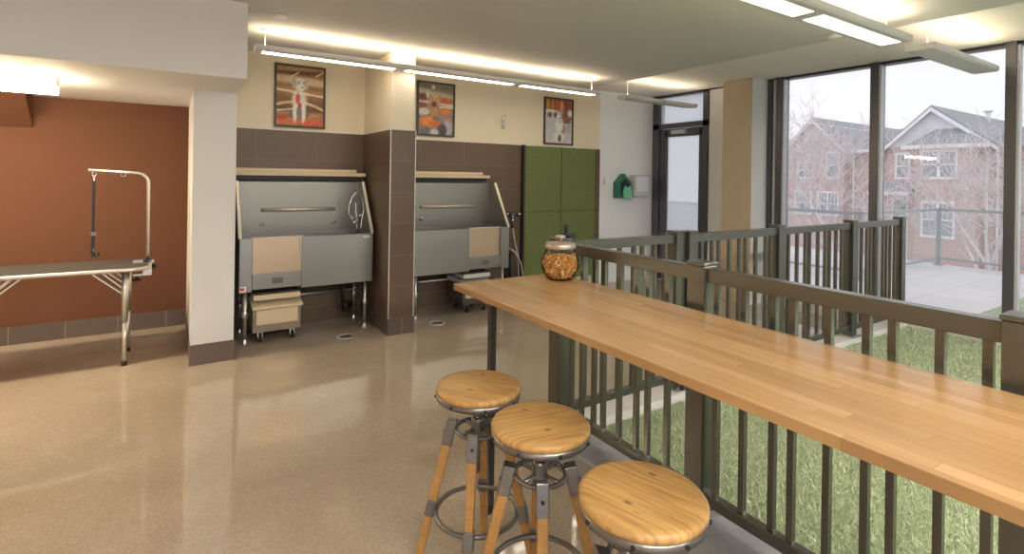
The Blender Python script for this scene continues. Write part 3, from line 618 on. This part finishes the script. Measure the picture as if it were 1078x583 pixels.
# hose and valve right of the right tub
hv = empty('spray_valve', (3.80, YB - .03, .3), 'chrome spray valve with hanging hoses between right tub and green panels', 'valve')
m = MB(); m.cyl((3.74, YB - .02, 1.10), (3.93, YB - .07, 1.10), .022, 12); m.lathe([(0, .03), (.03, .02), (.035, 0), (.03, -.02), (0, -.03)], (3.74, YB - .08, 1.11), 14); m.lathe([(0, .03), (.03, .02), (.035, 0), (.03, -.02), (0, -.03)], (3.93, YB - .08, 1.10), 14); m.cyl((3.82, YB - .09, 1.1), (3.82, YB - .09, .92), .018, 10); m.cyl((3.82, YB - .012, 1.1), (3.82, YB - .10, 1.1), .03, 12)
m.build('valve_body', plain('dark_chrome', (.25, .25, .26), .2, 1.0), hv)
m = MB(); m.tube([(3.82, YB - .09, .95), (3.85, YB - .10, .75), (3.90, YB - .11, .55), (3.92, YB - .11, .3), (3.90, YB - .1, .12)], .012, 8); m.tube([(3.76, YB - .1, .66), (3.84, YB - .13, .60), (3.93, YB - .14, .45), (3.97, YB - .14, .25), (3.95, YB - .12, .1)], .014, 8); m.build('hose', M['pipe'], hv)
m = MB(); m.tube([(3.74, YB - .06, .66), (3.74, YB - .07, .1)], .03, 10); m.tube([(3.81, YB - .06, .6), (3.82, YB - .07, .1)], .022, 10); m.build('supply_pipe', M['black'], hv)
# wall shelves above the tubs
def shelf(x0, x1, label):
    r = empty('wall_shelf', ((x0 + x1) / 2, YB - .1, 1.58), label, 'shelf', 'pale shelves above the wash tubs')
    MB().box(x0, x1, YB - .20, YB - .012, 1.578, 1.615).build('lower_board', M['laminate'], r, .003)
    MB().box(x0, x1 - .09, YB - .17, YB - .012, 1.617, 1.652).build('upper_board', M['laminate'], r, .003)
    MB().box(x0 + .02, x1 - .03, YB - .15, YB - .012, 1.54, 1.578).build('shadow_gap_strip', M['black'], r)  # black strip painting the shadow gap below the boards
shelf(.50, 1.80, 'pale wooden double-board shelf above the left wash tub')
shelf(2.10, 3.40, 'pale wooden double-board shelf above the right wash tub')
# rolling step boxes
def cart(x0, w, y0, d, body, front, label):
    r = empty('rolling_step', (x0 + w / 2, y0 + d / 2, 0), label, 'step', 'rolling step boxes under the tubs')
    MB().box(x0, x0 + w, y0, y0 + d, .10, .335).build('body', body, r, .006)
    MB().box(x0 + .03, x0 + w - .03, y0 - .02, y0, .175, .315).build('front_panel', front, r, .004)
    q = MB(); q.prism([(y0 - .045, .325), (y0 - .045, .35), (y0 + d * .6, .395), (y0 + d, .395), (y0 + d, .335), (y0, .335)], 0, x0 - .01, x0 + w + .012); q.build('lid', front, r, .003)
    q = MB(); q.box(x0 + .005, x0 + w - .005, y0 + .0, y0 + d - .05, .405, .452); q.build('upper_step', front, r, .003)
    MB().box(x0 + .01, x0 + w - .01, y0 + .02, y0 + d - .05, .452, .468).build('shade_sheet', M['rubber'], r)  # dark sheet painting the shade beneath the tub
    MB().box(x0 + .03, x0 + w - .03, y0 + .03, y0 + d - .06, .39, .406).build('riser', body, r)
    for cx in (x0 + .07, x0 + w - .07):
        for cy in (y0 + .06, y0 + d - .06):
            q = MB(); q.box(cx - .03, cx + .03, cy - .025, cy + .025, .088, .10); q.beam((cx - .018, cy, .09), (cx - .018, cy - .02, .035), .006, h0=.03); q.beam((cx + .018, cy, .09), (cx + .018, cy - .02, .035), .006, h0=.03)
            f = q.build('caster', M['steel_dull'], r)
            MB().cyl((cx - .013, cy - .02, .036), (cx + .013, cy - .02, .036), .036, 18).build('wheel', M['black'], f)
cart(.652, .425, 5.42, .36, M['taupebox'], M['laminate'], 'tan rolling step box with black casters under the left tub')
cart(2.86, .37, 5.42, .40, plain('dark_step_side', (.10, .085, .075), .5), M['greylam'], 'dark-sided pale rolling step box under the right tub')
def drain(x, y, label):
    r = empty('floor_drain', (x, y, 0), label, 'drain', 'round floor drains before the tubs')
    q = MB(); q.lathe([(.062, .0), (.062, .004), (.085, .004), (.09, 0)], (x, y, 0), 32); q.build('rim', M['edge'], r)
    q = MB(); q.lathe([(.0, .002), (.062, .002)], (x, y, 0), 32)
    q.build('grate', M['steel_dull'], r)
    for a in range(6):
        t = a * PI / 3; MB().box(x + .035 * math.cos(t) - .008, x + .035 * math.cos(t) + .008, y + .035 * math.sin(t) - .008, y + .035 * math.sin(t) + .008, .002, .0032).build('hole', M['black'], r)
drain(1.465, 5.237, 'round steel floor drain before the left tub beside the partition foot')
drain(2.44, 5.22, 'round steel floor drain right of the partition foot')

# ------------------------------------------------------------------ grooming table
g = empty('grooming_table', (-.8, 5.57, 0), 'folding dog grooming table with black top and silver arm post', 'table')
def rounded(x0, x1, y0, y1, r, n=8):
    p = []
    for cx, cy, a in ((x1 - r, y1 - r, 0), (x0 + r, y1 - r, 1), (x0 + r, y0 + r, 2), (x1 - r, y0 + r, 3)):
        for i in range(n + 1): t = (a + i / n) * PI / 2; p.append((cx + r * math.cos(t), cy + r * math.sin(t)))
    return p
q = MB(); q.prism(rounded(-1.43, -.16, 5.31, 5.83, .12), 2, .795, .812); q.build('table_top', M['rubber'], g)
q = MB(); q.tube([(x, y, .792) for x, y in rounded(-1.435, -.155, 5.305, 5.835, .125)], .017, 10, True); q.build('edge_frame', M['alu'], g)
for xl, sg in ((-.31, -1), (-1.17, 1)):
    for yl in (5.36, 5.78):
        q = MB(); q.cyl((xl, yl, .36), (xl, yl, .79), .022, 12); q.cyl((xl, yl, .02), (xl, yl, .38), .017, 12); lg = q.build('leg', M['alu'], g)
        MB().cyl((xl, yl, 0), (xl, yl, .035), .021, 12).build('rubber_foot', M['black'], lg)
        q = MB()
        for dz in (0, .035): q.beam((xl + sg * .235 + .03 * (dz > 0) * -sg * 0, yl + .01, .785 + dz * .0), (xl, yl + .01, .575 + dz), .030, h0=.010) if dz == 0 else q.beam((xl + sg * .17, yl + .03, .785), (xl, yl + .03, .615), .030, h0=.010)
        q.build('brace', M['alu'], g)
    q = MB(); q.cyl((xl, 5.36, .16), (xl, 5.78, .16), .012, 8); q.build('leg_stretcher', M['alu'], g)
arm = MB(); ax, ay = -.168, 5.56
pts = [(ax, ay, .70), (ax, ay, 1.50)] + [(ax - .085 + .085 * math.cos(t), ay, 1.50 + .085 * math.sin(t)) for t in np.linspace(.15, PI / 2, 8)] + [(-.58, ay, 1.605)]
arm.tube(pts, .0135, 12); av = arm.build('arm', M['alu'], g)
q = MB(); q.ring((0, 0, 0), .016, .004, 16, 6); q.v = [(-.345 + v[0], ay + v[2], 1.572 + v[1]) for v in q.v]; q.build('eye_hook', M['alu'], av)
q = MB(); q.box(-.27, -.12, ay - .03, ay + .03, .81, .835); q.box(-.20, -.135, ay - .03, ay + .03, .70, .835); q.box(-.27, -.14, ay - .025, ay + .025, .70, .72)
cl = q.build('clamp', M['alu'], g, .004)
q = MB(); q.cyl((-.24, ay, .72), (-.24, ay, .67), .008, 8); q.cyl((-.24, ay, .67), (-.24, ay, .655), .035, 14); q.cyl((-.135, ay, .77), (-.10, ay, .77), .02, 10); q.build('clamp_knob', M['black'], cl)
lp = empty('grooming_loop', (-.54, 5.56, .85), 'black grooming loop hanging from the arm of the grooming table', 'leash')
q = MB(); q.ring((0, 0, 0), .014, .0035, 16, 6); q.v = [(-.54 + v[0], ay + v[2], 1.574 + v[1] * 1.3) for v in q.v]; q.box(-.546, -.534, ay - .006, ay + .006, 1.515, 1.56); q.build('snap_hook', M['chrome'], lp)
q = MB(); q.prism([(-.552, 1.52), (-.528, 1.52), (-.532, 1.1), (-.528, .90), (-.545, .87), (-.556, .92), (-.552, 1.1)], 1, ay - .005, ay + .005); q.tube([(-.54, ay, .95), (-.52, ay, .88), (-.50, ay - .01, .90), (-.515, ay - .01, .93)], .009, 8); q.build('strap', M['black'], lp)
q = MB(); q.box(-.556, -.524, ay - .01, ay + .01, 1.06, 1.09); q.build('slider', M['iron'], lp)

# ------------------------------------------------------------------ counter
ct = empty('bar_counter', (1.54, 1.0, 0), 'long butcher-block bar counter with a thin dark leg, along the railing', 'counter')
q = MB(); q.box(1.216, 1.868, -1.6, 2.41, 1.02, 1.05); q.build('counter_top', M['counter'], ct, .0015)
for yy in (2.16, -1.35):
    q = MB(); q.box(1.285, 1.315, yy - .015, yy + .015, .01, 1.012); q.box(1.26, 1.34, yy - .04, yy + .04, 1.012, 1.02); q.box(1.27, 1.33, yy - .03, yy + .03, 0, .01); q.build('leg', plain('dark_leg', (.035, .03, .028), .4), ct)
for yy in (2.2, 1.2, .2, -.8):
    q = MB(); q.box(1.5, 1.92, yy - .02, yy + .02, 1.008, 1.02); q.box(1.905, 1.92, yy - .02, yy + .02, .9, 1.02); q.build('support_bracket', M['black'], ct)

# ------------------------------------------------------------------ railings
ZP, ZT = 1.24, 1.22
def post(r, x0, y0, z0=.15, w=.09, zt=ZP, mg=.03):
    q = MB(); q.box(x0, x0 + w, y0, y0 + w, z0, zt - .012); o = q.build('post', M['bronze'], r, .004)
    q = MB(); q.box(x0 - .004, x0 + w + .004, y0 - .004, y0 + w + .004, zt - .012, zt + .004); q.build('post_cap', M['bronze'], o, .004)
    q = MB(); q.box(x0 - mg, x0 + w + mg, y0 - .03, y0 + w + .03, z0, z0 + .01)
    for a in (-mg * .66, w + mg * .66):
        for b in (-.02, w + .02): q.cyl((x0 + a, y0 + b, z0 + .01), (x0 + a, y0 + b, z0 + .024), .008, 6)
    q.build('base_plate', M['steel_dull'], o)
def rails_y(r, x, y0, y1, bals):
    MB().box(x + .018, x + .072, y0, y1, ZT - .06, ZT).build('top_rail', M['bronze'], r, .004)
    MB().box(x + .02, x + .06, y0, y1, .205, .255).build('bottom_rail', M['bronze'], r, .004)
    for b in bals: MB().box(x + .03, x + .054, b - .012, b + .012, .255, ZT - .06).build('baluster', M['bronze'], r)
def rails_x(r, y, x0, x1, bals):
    MB().box(x0, x1, y + .018, y + .072, ZT - .06, ZT).build('top_rail', M['bronze'], r, .004)
    MB().box(x0, x1, y + .02, y + .06, .205, .255).build('bottom_rail', M['bronze'], r, .004)
    for b in bals: MB().box(b - .012, b + .012, y + .03, y + .054, .255, ZT - .06).build('baluster', M['bronze'], r)
FX = 1.915
r1 = empty('railing', (FX, 1.0, .15), 'brown metal railing with balusters standing on the stone kerb behind the counter', 'railing', 'enclosure railings')
for yp in (2.43, 1.432, .385, -.66): post(r1, FX, yp)
rails_y(r1, FX, 1.522, 2.43, [2.35, 2.26, 2.16, 2.085, 1.967, 1.848, 1.775, 1.655])
rails_y(r1, FX, .475, 1.432, [1.392, 1.268, 1.143, 1.069, .942, .821, .746, .621, .51])
rails_y(r1, FX, -.57, .385, [.33, .21, .09, .0, -.12, -.24, -.33, -.45])
FY = 2.40
gt = empty('railing_gate', (2.45, FY, .15), 'narrow metal gate joining the counter railing to the far railing', 'gate')
post(gt, 2.915, FY, mg=0.0)
rails_x(gt, FY, FX + .10, 2.915, [2.13, 2.28, 2.412, 2.54, 2.616, 2.738, 2.84])
q = MB(); q.cyl((1.99, 2.46, 1.245), (1.99, 2.46, 1.27), .028, 12); q.lathe([(.0, .055), (.012, .05), (.018, .035), (.012, .02), (.012, 0)], (1.99, 2.46, 1.27), 14); q.box(2.0, 2.05, 2.44, 2.48, 1.235, 1.27); q.build('latch', M['black'], r1)
q = MB(); q.cyl((2.95, FY - .03, .16), (2.95, FY - .03, .40), .012, 8); q.box(2.93, 2.97, FY - .03, FY, .3, .36); q.build('drop_bolt', M['black'], gt)
r2 = empty('railing', (4.7, FY, .15), 'grey metal railing running from the gate to the tall windows', 'railing', 'enclosure railings')
for xp in (3.01, 4.115, 5.345, 6.40): post(r2, xp, FY - .03, mg=.0 if xp < 3.1 else .03)
rails_x(r2, FY - .03, 3.10, 4.115, [3.185, 3.309, 3.387, 3.514, 3.64, 3.72, 3.853, 3.99, 4.06])
rails_x(r2, FY - .03, 4.205, 5.345, [4.317, 4.452, 4.584, 4.65, 4.79, 4.915, 4.99, 5.105, 5.213, 5.296])
rails_x(r2, FY - .03, 5.435, 6.40, [5.50, 5.60, 5.708, 5.78, 5.911, 6.06, 6.13, 6.22, 6.32])

# ------------------------------------------------------------------ stools
def stool():
    r = empty('bar_stool', (0, 0, 0))
    H, Rs = .764, .17
    q = MB(); q.lathe([(.001, H), (Rs - .02, H), (Rs - .006, H - .004), (Rs, H - .012), (Rs - .001, H - .028), (.001, H - .028)], n=56)
    q.build('seat', M['seatwood'], r)
    q = MB(); q.lathe([(Rs - .006, H - .027), (Rs + .0005, H - .027), (Rs - .002, H - .050), (Rs - .02, H - .052), (Rs - .02, H - .046), (Rs - .008, H - .044)], n=56, closed=True)
    q.beam((-Rs + .01, 0, H - .04), (Rs - .01, 0, H - .04), .03, h0=.008); q.beam((0, -Rs + .01, H - .04), (0, Rs - .01, H - .04), .03, h0=.008)
    bd = q.build('seat_band', M['iron'], r)
    for i in range(8):
        t = i * PI / 4 + .3; q = MB(); q.cyl(((Rs - .003) * math.cos(t), (Rs - .003) * math.sin(t), H - .038), ((Rs + .005) * math.cos(t), (Rs + .005) * math.sin(t), H - .038), .006, 8); q.build('rivet', M['black'], bd)
    q = MB(); q.cyl((0, 0, .41), (0, 0, H - .05), .0115, 12)
    for k in range(27): q.ring((0, 0, .42 + k * .011), .0115, .0025, 12, 4)
    q.build('screw_spindle', M['iron'], r)
    q = MB(); q.lathe([(.013, .63), (.024, .63), (.026, .62), (.026, .54), (.022, .53), (.013, .53)], n=20, closed=True); q.build('hub_nut', M['iron'], r)
    q = MB(); q.ring((0, 0, .585), .088, .0085, 40, 8)
    for i in range(4): t = i * PI / 2 + PI / 4; q.cyl((.02 * math.cos(t), .02 * math.sin(t), .585), (.085 * math.cos(t), .085 * math.sin(t), .585), .007, 8)
    q.build('upper_ring', M['iron'], r)
    q = MB(); q.ring((0, 0, .255), .163, .0095, 56, 8); q.build('foot_ring', M['iron'], r)
    for i in range(4):
        t = i * PI / 2; c, s = math.cos(t), math.sin(t)
        P = lambda z: ((.106 + (.60 - z) * .232) * c, (.106 + (.60 - z) * .232) * s, z)
        ref = (-s, c, 0)
        q = MB(); q.beam(P(.004), P(.53), .030, .036, ref=ref); lg = q.build('leg', M['legwood'], r, .004)
        q = MB(); q.beam(P(.515), P(.615), .042, ref=ref, h0=.042); q.beam(((.085) * c, (.085) * s, .585), P(.585), .02, ref=ref)
        cp = q.build('leg_cap', M['iron'], lg, .004)
        o = Vector(P(.565)); q = MB(); q.cyl(o + Vector((.018 * c, .018 * s, 0)), o + Vector((.025 * c, .025 * s, 0)), .006, 8); q.build('screw', M['black'], cp)
        q = MB(); q.beam(P(.225), P(.29), .040, ref=ref, h0=.040); q.build('leg_clamp', M['iron'], lg, .004)
    return r
st = stool()
def place(o, x, y, rz, label):
    o.location = (x, y, 0); o.rotation_euler = (0, 0, rz); tag(o, label, 'stool', 'wooden screw stools at the counter')
a0 = -.5754
s2 = copy_tree(st); s3 = copy_tree(st)
for o_, a_ in ((st, -.25), (s2, .35), (s3, -.85)):
    [c for c in o_.children if c.name.startswith('seat') and 'band' not in c.name][0].rotation_euler = (0, 0, a_)
place(st, 1.05, 1.845, a0 - .09, 'round wooden screw stool farthest along the counter, next to its thin leg')
place(s2, 1.075, 1.454, a0 + .02, 'round wooden screw stool standing between the other two stools')
place(s3, 1.066, .981, a0 + .12, 'round wooden screw stool nearest the viewer, its legs cropped off')

# ------------------------------------------------------------------ biscuit jar
jx, jy, jz = 1.775, 2.245, 1.05
j = empty('biscuit_jar', (jx, jy, jz), 'round glass jar of dog biscuits with a knobbed lid on the counter end', 'jar')
prof = [(.001, .001), (.055, .001), (.066, .006), (.083, .025), (.098, .055), (.104, .085), (.100, .115), (.088, .140), (.078, .152), (.078, .168)]
q = MB(); q.lathe(prof, (jx, jy, jz), 48); gl = q.build('glass_bowl', M['jar'], j)
q = MB(); q.lathe([(.05, .002), (.06, .002), (.064, .010), (.05, .012)], (jx, jy, jz), 40, closed=True); q.build('glass_base', pane_glass('thick_glass', .5, (.95, .97, .96), .05, 1.2), j)
q = MB(); q.lathe([(.001, .168), (.082, .168), (.084, .172), (.083, .188), (.078, .198), (.04, .203), (.001, .204)], (jx, jy, jz), 40); ld = q.build('lid', M['lid'], j)
q = MB(); q.lathe([(.001, .240), (.022, .238), (.030, .230), (.022, .222), (.009, .218), (.008, .203)], (jx, jy, jz), 20); q.build('knob', M['lid'], ld)
bm = []
for nm in ('biscuit', 'biscuit_d', 'biscuit_l'):
    q = MB(); q.tube([(.0085 * math.cos(t), .0065 * math.sin(t), .0022 * math.sin(2 * t)) for t in np.linspace(0, 2 * PI, 13)[:-1]], .0032, 6, True)
    o = q.build('dog_biscuit', M[nm]); bm.append(o)
cand = []
sp = .0205
for k in range(8):
    z = .018 + k * sp * .84
    if z > .128: break
    for a in range(-6, 7):
        for b_ in range(-6, 7):
            x = (a + (.5 if b_ % 2 else 0) + (.5 if k % 2 else 0)) * sp; y = b_ * sp * .87 + (k % 2) * sp * .3
            R = np.interp(z, [p[1] for p in prof], [p[0] for p in prof]) - .0135
            if math.hypot(x, y) < R and math.hypot(x, y) > R - .045: cand.append((x, y, z))
for i, (x, y, z) in enumerate(cand):
    o = bm[i] if i < 3 else bm[random.choice([0, 0, 1, 1, 2])].copy()
    if i >= 3: COL.objects.link(o)
    o.location = (jx + x + random.uniform(-.001, .001), jy + y + random.uniform(-.001, .001), jz + z)
    o.rotation_euler = (random.uniform(0, 6), random.uniform(0, 6), random.uniform(0, 6))
    tag(o, 'small golden-brown dog biscuit inside the glass jar on the counter', 'biscuit', 'dog biscuits in the jar')

# ------------------------------------------------------------------ terrace railing
tr = empty('terrace_railing', (10, 4, 0), 'grey framed glass railing around the paved terrace outside', 'railing')
runs = [((9.25, 11.5), (9.25, 4.0)), ((9.25, 4.0), (12.4, 4.0)), ((12.4, 4.0), (12.4, -4.5))]
zb, ztr = .03, 1.10
done = set()
for (a, b) in runs:
    L = math.dist(a, b); n = max(1, round(L / 2.4))
    for i in range(n + 1):
        p = (a[0] + (b[0] - a[0]) * i / n, a[1] + (b[1] - a[1]) * i / n)
        if p in done: continue
        done.add(p); MB().box(p[0] - .03, p[0] + .03, p[1] - .03, p[1] + .03, zb, ztr).box(p[0] - .07, p[0] + .07, p[1] - .07, p[1] + .07, zb, zb + .012).build('post', M['railgrey'], tr)
    MB().beam((*a, ztr), (*b, ztr), .06, h0=.05).build('hand_rail', M['railgrey'], tr); MB().beam((*a, .16), (*b, .16), .04).build('bottom_rail', M['railgrey'], tr)
    for i in range(n):
        p = [(a[0] + (b[0] - a[0]) * t / n, a[1] + (b[1] - a[1]) * t / n) for t in (i + .02, i + .98)]
        MB().add([(*p[0], .17), (*p[1], .17), (*p[1], ztr), (*p[0], ztr)], [(0, 1, 2, 3)]).build('glass', M['railpane'], tr)

# ------------------------------------------------------------------ townhouses across the way
K = 1.3
GZ = -3.4
def hz(z): return 1.6 + (z - 1.6) * K
def wnd(r, X, y0, y1, z0, z1, cols=1, nrow=2):
    f = MB(); t = .09
    f.box(X - .06, X + .02, y0 - t, y1 + t, z1, z1 + .14); f.box(X - .10, X + .02, y0 - t, y1 + t, z0 - .12, z0); f.box(X - .05, X + .02, y0 - t, y0, z0, z1); f.box(X - .05, X + .02, y1, y1 + t, z0, z1)
    for i in range(1, cols): y = y0 + (y1 - y0) * i / cols; f.box(X - .05, X, y - .06, y + .06, z0, z1)
    f.box(X - .05, X, y0, y1, (z0 + z1) / 2 - .035, (z0 + z1) / 2 + .035)
    for i in range(cols):
        a = y0 + (y1 - y0) * i / cols; b = y0 + (y1 - y0) * (i + 1) / cols
        for k in (1, 2): y = a + (b - a) * k / 3; f.box(X - .035, X, y - .012, y + .012, (z0 + z1) / 2, z1)
        f.box(X - .035, X, a, b, z0 + (z1 - z0) * .75 - .012, z0 + (z1 - z0) * .75 + .012)
    o = f.build('window', M['white_t'], r)
    MB().box(X - .02, X + .01, y0, y1, z0, z1).build('pane', M['dkglass'], o)
def gable_house(X, yl, yr, ypk, ze, zp, depth, label, gable_mat, ov=.25):
    """facade on the plane x=X facing the room, ridge running away along x; yl > yr"""
    r = empty('townhouse', (X, (yl + yr) / 2, GZ), label, 'house', 'brick townhouses across the street')
    MB().box(X, X + depth, yr, yl, GZ, ze).build('brick_wall', [M['brick']], r)
    MB().prism([(yr, ze), (yl, ze), (ypk, zp - .1)], 0, X, X + .25).build('gable', gable_mat, r)
    q = MB(); th = .14
    for ye in (yr - ov, yl + ov):
        sl = (zp - ze) / (abs(ypk - (yr if ye < ypk else yl))); zee = zp - sl * abs(ypk - ye)
        q.prism([(ye, zee), (ypk, zp), (ypk, zp + th), (ye, zee + th)], 0, X - .3, X + depth)
    q.build('roof', M['shingle'], r)
    q = MB()
    for ye in (yr - ov, yl + ov):
        sl = (zp - ze) / (abs(ypk - (yr if ye < ypk else yl))); zee = zp - sl * abs(ypk - ye)
        q.prism([(ye, zee - .16), (ypk, zp - .16), (ypk, zp + .03), (ye, zee + .03)], 0, X - .36, X - .3)
    q.build('fascia', M['white_t'], r)
    return r
XA = 24 * K
rh = gable_house(XA, 9.45 * K, 6.2 * K, 7.95 * K, hz(3.0), hz(4.42), 13, 'brick townhouse with white gable and grey hip roof beyond the terrace', M['siding'])
q = MB(); ya, yb_, yc_, yd = 8.62 * K, 6.2 * K, 7.86 * K, 7.06 * K; ze, zt = hz(2.98), hz(3.62)
q.add([(XA - 1.0, ya, ze), (XA - 1.0, yb_, ze), (XA - .02, yd, zt), (XA - .02, yc_, zt), (XA, ya, ze), (XA, yb_, ze)], [(0, 1, 2, 3), (0, 3, 4), (1, 5, 2), (0, 4, 5, 1)]); q.build('hip_roof', M['shingle'], rh)
q = MB(); q.box(XA - 1.06, XA - .98, yb_ - .1, ya + .1, ze - .14, ze + .04); q.build('gutter', M['white_t'], rh)
q = MB(); q.box(XA - .75, XA, 6.5 * K, 8.3 * K, GZ, ze - .05); q.build('bay', M['brick'], rh)
wnd(rh, XA - .75, 7.1 * K, 8.05 * K, hz(1.84), hz(2.74), 2); wnd(rh, XA - .75, 7.15 * K, 8.03 * K, hz(-.3), hz(.85), 2)
wnd(rh, XA, 8.72 * K, 9.1 * K, hz(1.83), hz(2.68), 1)
q = MB(); q.prism([(XA - 1.5, hz(1.2)), (XA - 1.5, hz(1.25)), (XA, hz(1.62)), (XA, hz(1.2))], 1, 8.35 * K, 9.6 * K); pr = q.build('porch_roof', M['shingle'], rh)
MB().box(XA - 1.56, XA - 1.5, 8.3 * K, 9.65 * K, hz(1.14), hz(1.26)).build('gutter', M['white_t'], pr)
q = MB(); q.box(XA - .06, XA, 8.78 * K, 9.2 * K, GZ + .4, hz(.98)); dr = q.build('door', M['teal'], rh); MB().box(XA - .04, XA + .0, 8.72 * K, 9.26 * K, GZ + .4, hz(1.04)).build('door_frame', M['white_t'], dr)
for yy in (6.36, 6.07): q = MB(); q.cyl((XA - .1, yy * K, GZ), (XA - .1, yy * K, hz(2.75)), .05, 8); q.build('downpipe', M['white_t'], rh)
q = MB(); q.cyl((XA + 6.0, 7.6 * K, hz(4.1)), (XA + 6.0, 7.6 * K, hz(4.62)), .12, 10); q.cyl((XA + 6.0, 7.6 * K, hz(4.62)), (XA + 6.0, 7.6 * K, hz(4.68)), .22, 10); q.build('roof_vent', M['white_t'], rh)
# the wing right of the gable, with an eave towards us
MB().box(XA + .5, XA + 9, 2 * K, 6.2 * K, GZ, hz(2.9)).build('wing', M['brick'], rh)
q = MB(); q.prism([(XA - .1, hz(2.88)), (XA + 4.5, hz(3.9)), (XA + 9.2, hz(2.88))], 1, 1.9 * K, 6.0 * K); q.build('wing_roof', M['shingle'], rh)
XB = 29 * K
lh = gable_house(XB, 16.3 * K, 13.35 * K, 14.9 * K, hz(3.35), hz(4.95), 15, 'brick townhouse with a red gable, seen through the left pane', M['brick'])
wnd(lh, XB, 13.62 * K, 14.15 * K, hz(1.85), hz(3.08), 1); wnd(lh, XB, 14.95 * K, 15.65 * K, hz(1.85), hz(2.6), 1); wnd(lh, XB, 13.65 * K, 14.6 * K, hz(-.1), hz(1.0), 2); wnd(lh, XB, 15.0 * K, 15.8 * K, hz(-.1), hz(1.0), 1)
q = MB(); q.box(XB + .8, XB + 10, 9.8 * K, 13.35 * K, GZ, hz(3.25)); q.build('wing', M['brick'], lh)
q = MB(); q.prism([(XB + .3, hz(3.2)), (XB + 5.0, hz(4.5)), (XB + 10, hz(3.2))], 1, 9.78 * K, 13.4 * K); q.build('wing_roof', M['shingle'], lh)
q = MB(); q.box(XB + .2, XB + .32, 9.78 * K, 13.3 * K, hz(3.1), hz(3.25)); q.build('gutter', M['white_t'], lh)
q = MB(); q.cyl((XB + .6, 13.1 * K, GZ), (XB + .6, 13.1 * K, hz(3.1)), .06, 8); q.build('downpipe', M['white_t'], lh)
q = MB(); q.cyl((XB + 4, 11.4 * K, hz(4.2)), (XB + 4, 11.4 * K, hz(4.85)), .14, 10); q.build('roof_vent', M['white_t'], lh)
gr = MB(); gr.box(12.6, 90, -60, 90, GZ - .3, GZ); struct(gr.build('ground', M['ground']), 'winter ground below the terrace')

# ------------------------------------------------------------------ bare trees
def tree(x, y, h, seed, label, spread=1.0):
    rd = random.Random(seed); r = empty('bare_tree', (x, y, GZ), label, 'tree', 'bare trees before the houses')
    tk, br = MB(), MB()
    def grow(p, d, L, rad, lvl, mb):
        n = 3 if lvl < 3 else 2; pts = [p]
        for i in range(n):
            d = (d + Vector((rd.uniform(-1, 1), rd.uniform(-1, 1), rd.uniform(-.5, .8))) * .16).normalized(); p = p + d * (L / n); pts.append(p)
        mb.tube(pts, rad, 5 if lvl < 2 else 3, False, 0, rad * .62)
        if lvl >= 5: return
        kk = (4, 5, 4, 4, 3)[lvl]
        for i in range(kk):
            t = rd.uniform(.45, 1.0) if i else 1.0; q = pts[0] + (pts[-1] - pts[0]) * t
            a = rd.uniform(0, 2 * PI); sd = Vector((math.cos(a), math.sin(a), rd.uniform(-.1, .5)))
            nd = (d * 1.0 + sd * rd.uniform(.5, .95) * spread).normalized()
            grow(q, nd, L * rd.uniform(.58, .8), max(.0085, rad * rd.uniform(.46, .58)), lvl + 1, br)
    grow(Vector((x, y, GZ)), Vector((0, 0, 1)), h * .36, h * .0105, 0, tk)
    tk.build('trunk', M['bark'], r); br.build('branches', M['bark'], r)
tree(18.6, 9.3, 8.6, 4, 'bare frosted tree standing before the red-gabled house')
tree(18.2, 4.7, 7.6, 12, 'bare frosted tree standing before the white-gabled house', 1.1)
tree(26, 15.2, 10.5, 8, 'tall pale bare tree beside the far edge of the red-gabled house')
tree(17.6, 2.2, 6.4, 21, 'bare tree behind the wide window frame at the edge of the view')

# ------------------------------------------------------------------ sky and view
wd = bpy.data.worlds.new('overcast'); SC.world = wd; wd.use_nodes = True; nt = wd.node_tree
bg = nt.nodes['Background']; tc = N(nt, 'ShaderNodeTexCoord'); nz = N(nt, 'ShaderNodeTexNoise'); nz.inputs['Scale'].default_value = 2.2; nz.inputs['Detail'].default_value = 4
rp = N(nt, 'ShaderNodeValToRGB'); rp.color_ramp.elements[0].color = (.82, .83, .90, 1); rp.color_ramp.elements[1].color = (.93, .93, .955, 1)
rp.color_ramp.elements[0].position = .35; rp.color_ramp.elements[1].position = .65
nt.links.new(tc.outputs['Generated'], nz.inputs['Vector']); nt.links.new(nz.outputs['Fac'], rp.inputs[0]); nt.links.new(rp.outputs[0], bg.inputs[0])
bg.inputs[1].default_value = .88
vs = SC.view_settings; SC.display_settings.display_device = 'sRGB'
vs.view_transform = 'Standard'; vs.look = 'None'; vs.exposure = .55; vs.gamma = 1.0; vs.use_curve_mapping = False
cy = SC.cycles; cy.use_denoising = True
try: cy.denoiser = 'OPENIMAGEDENOISE'
except Exception: pass
cy.max_bounces = 10; cy.diffuse_bounces = 5; cy.glossy_bounces = 4; cy.transparent_max_bounces = 16; cy.sample_clamp_indirect = 6; cy.caustics_reflective = False; cy.caustics_refractive = False
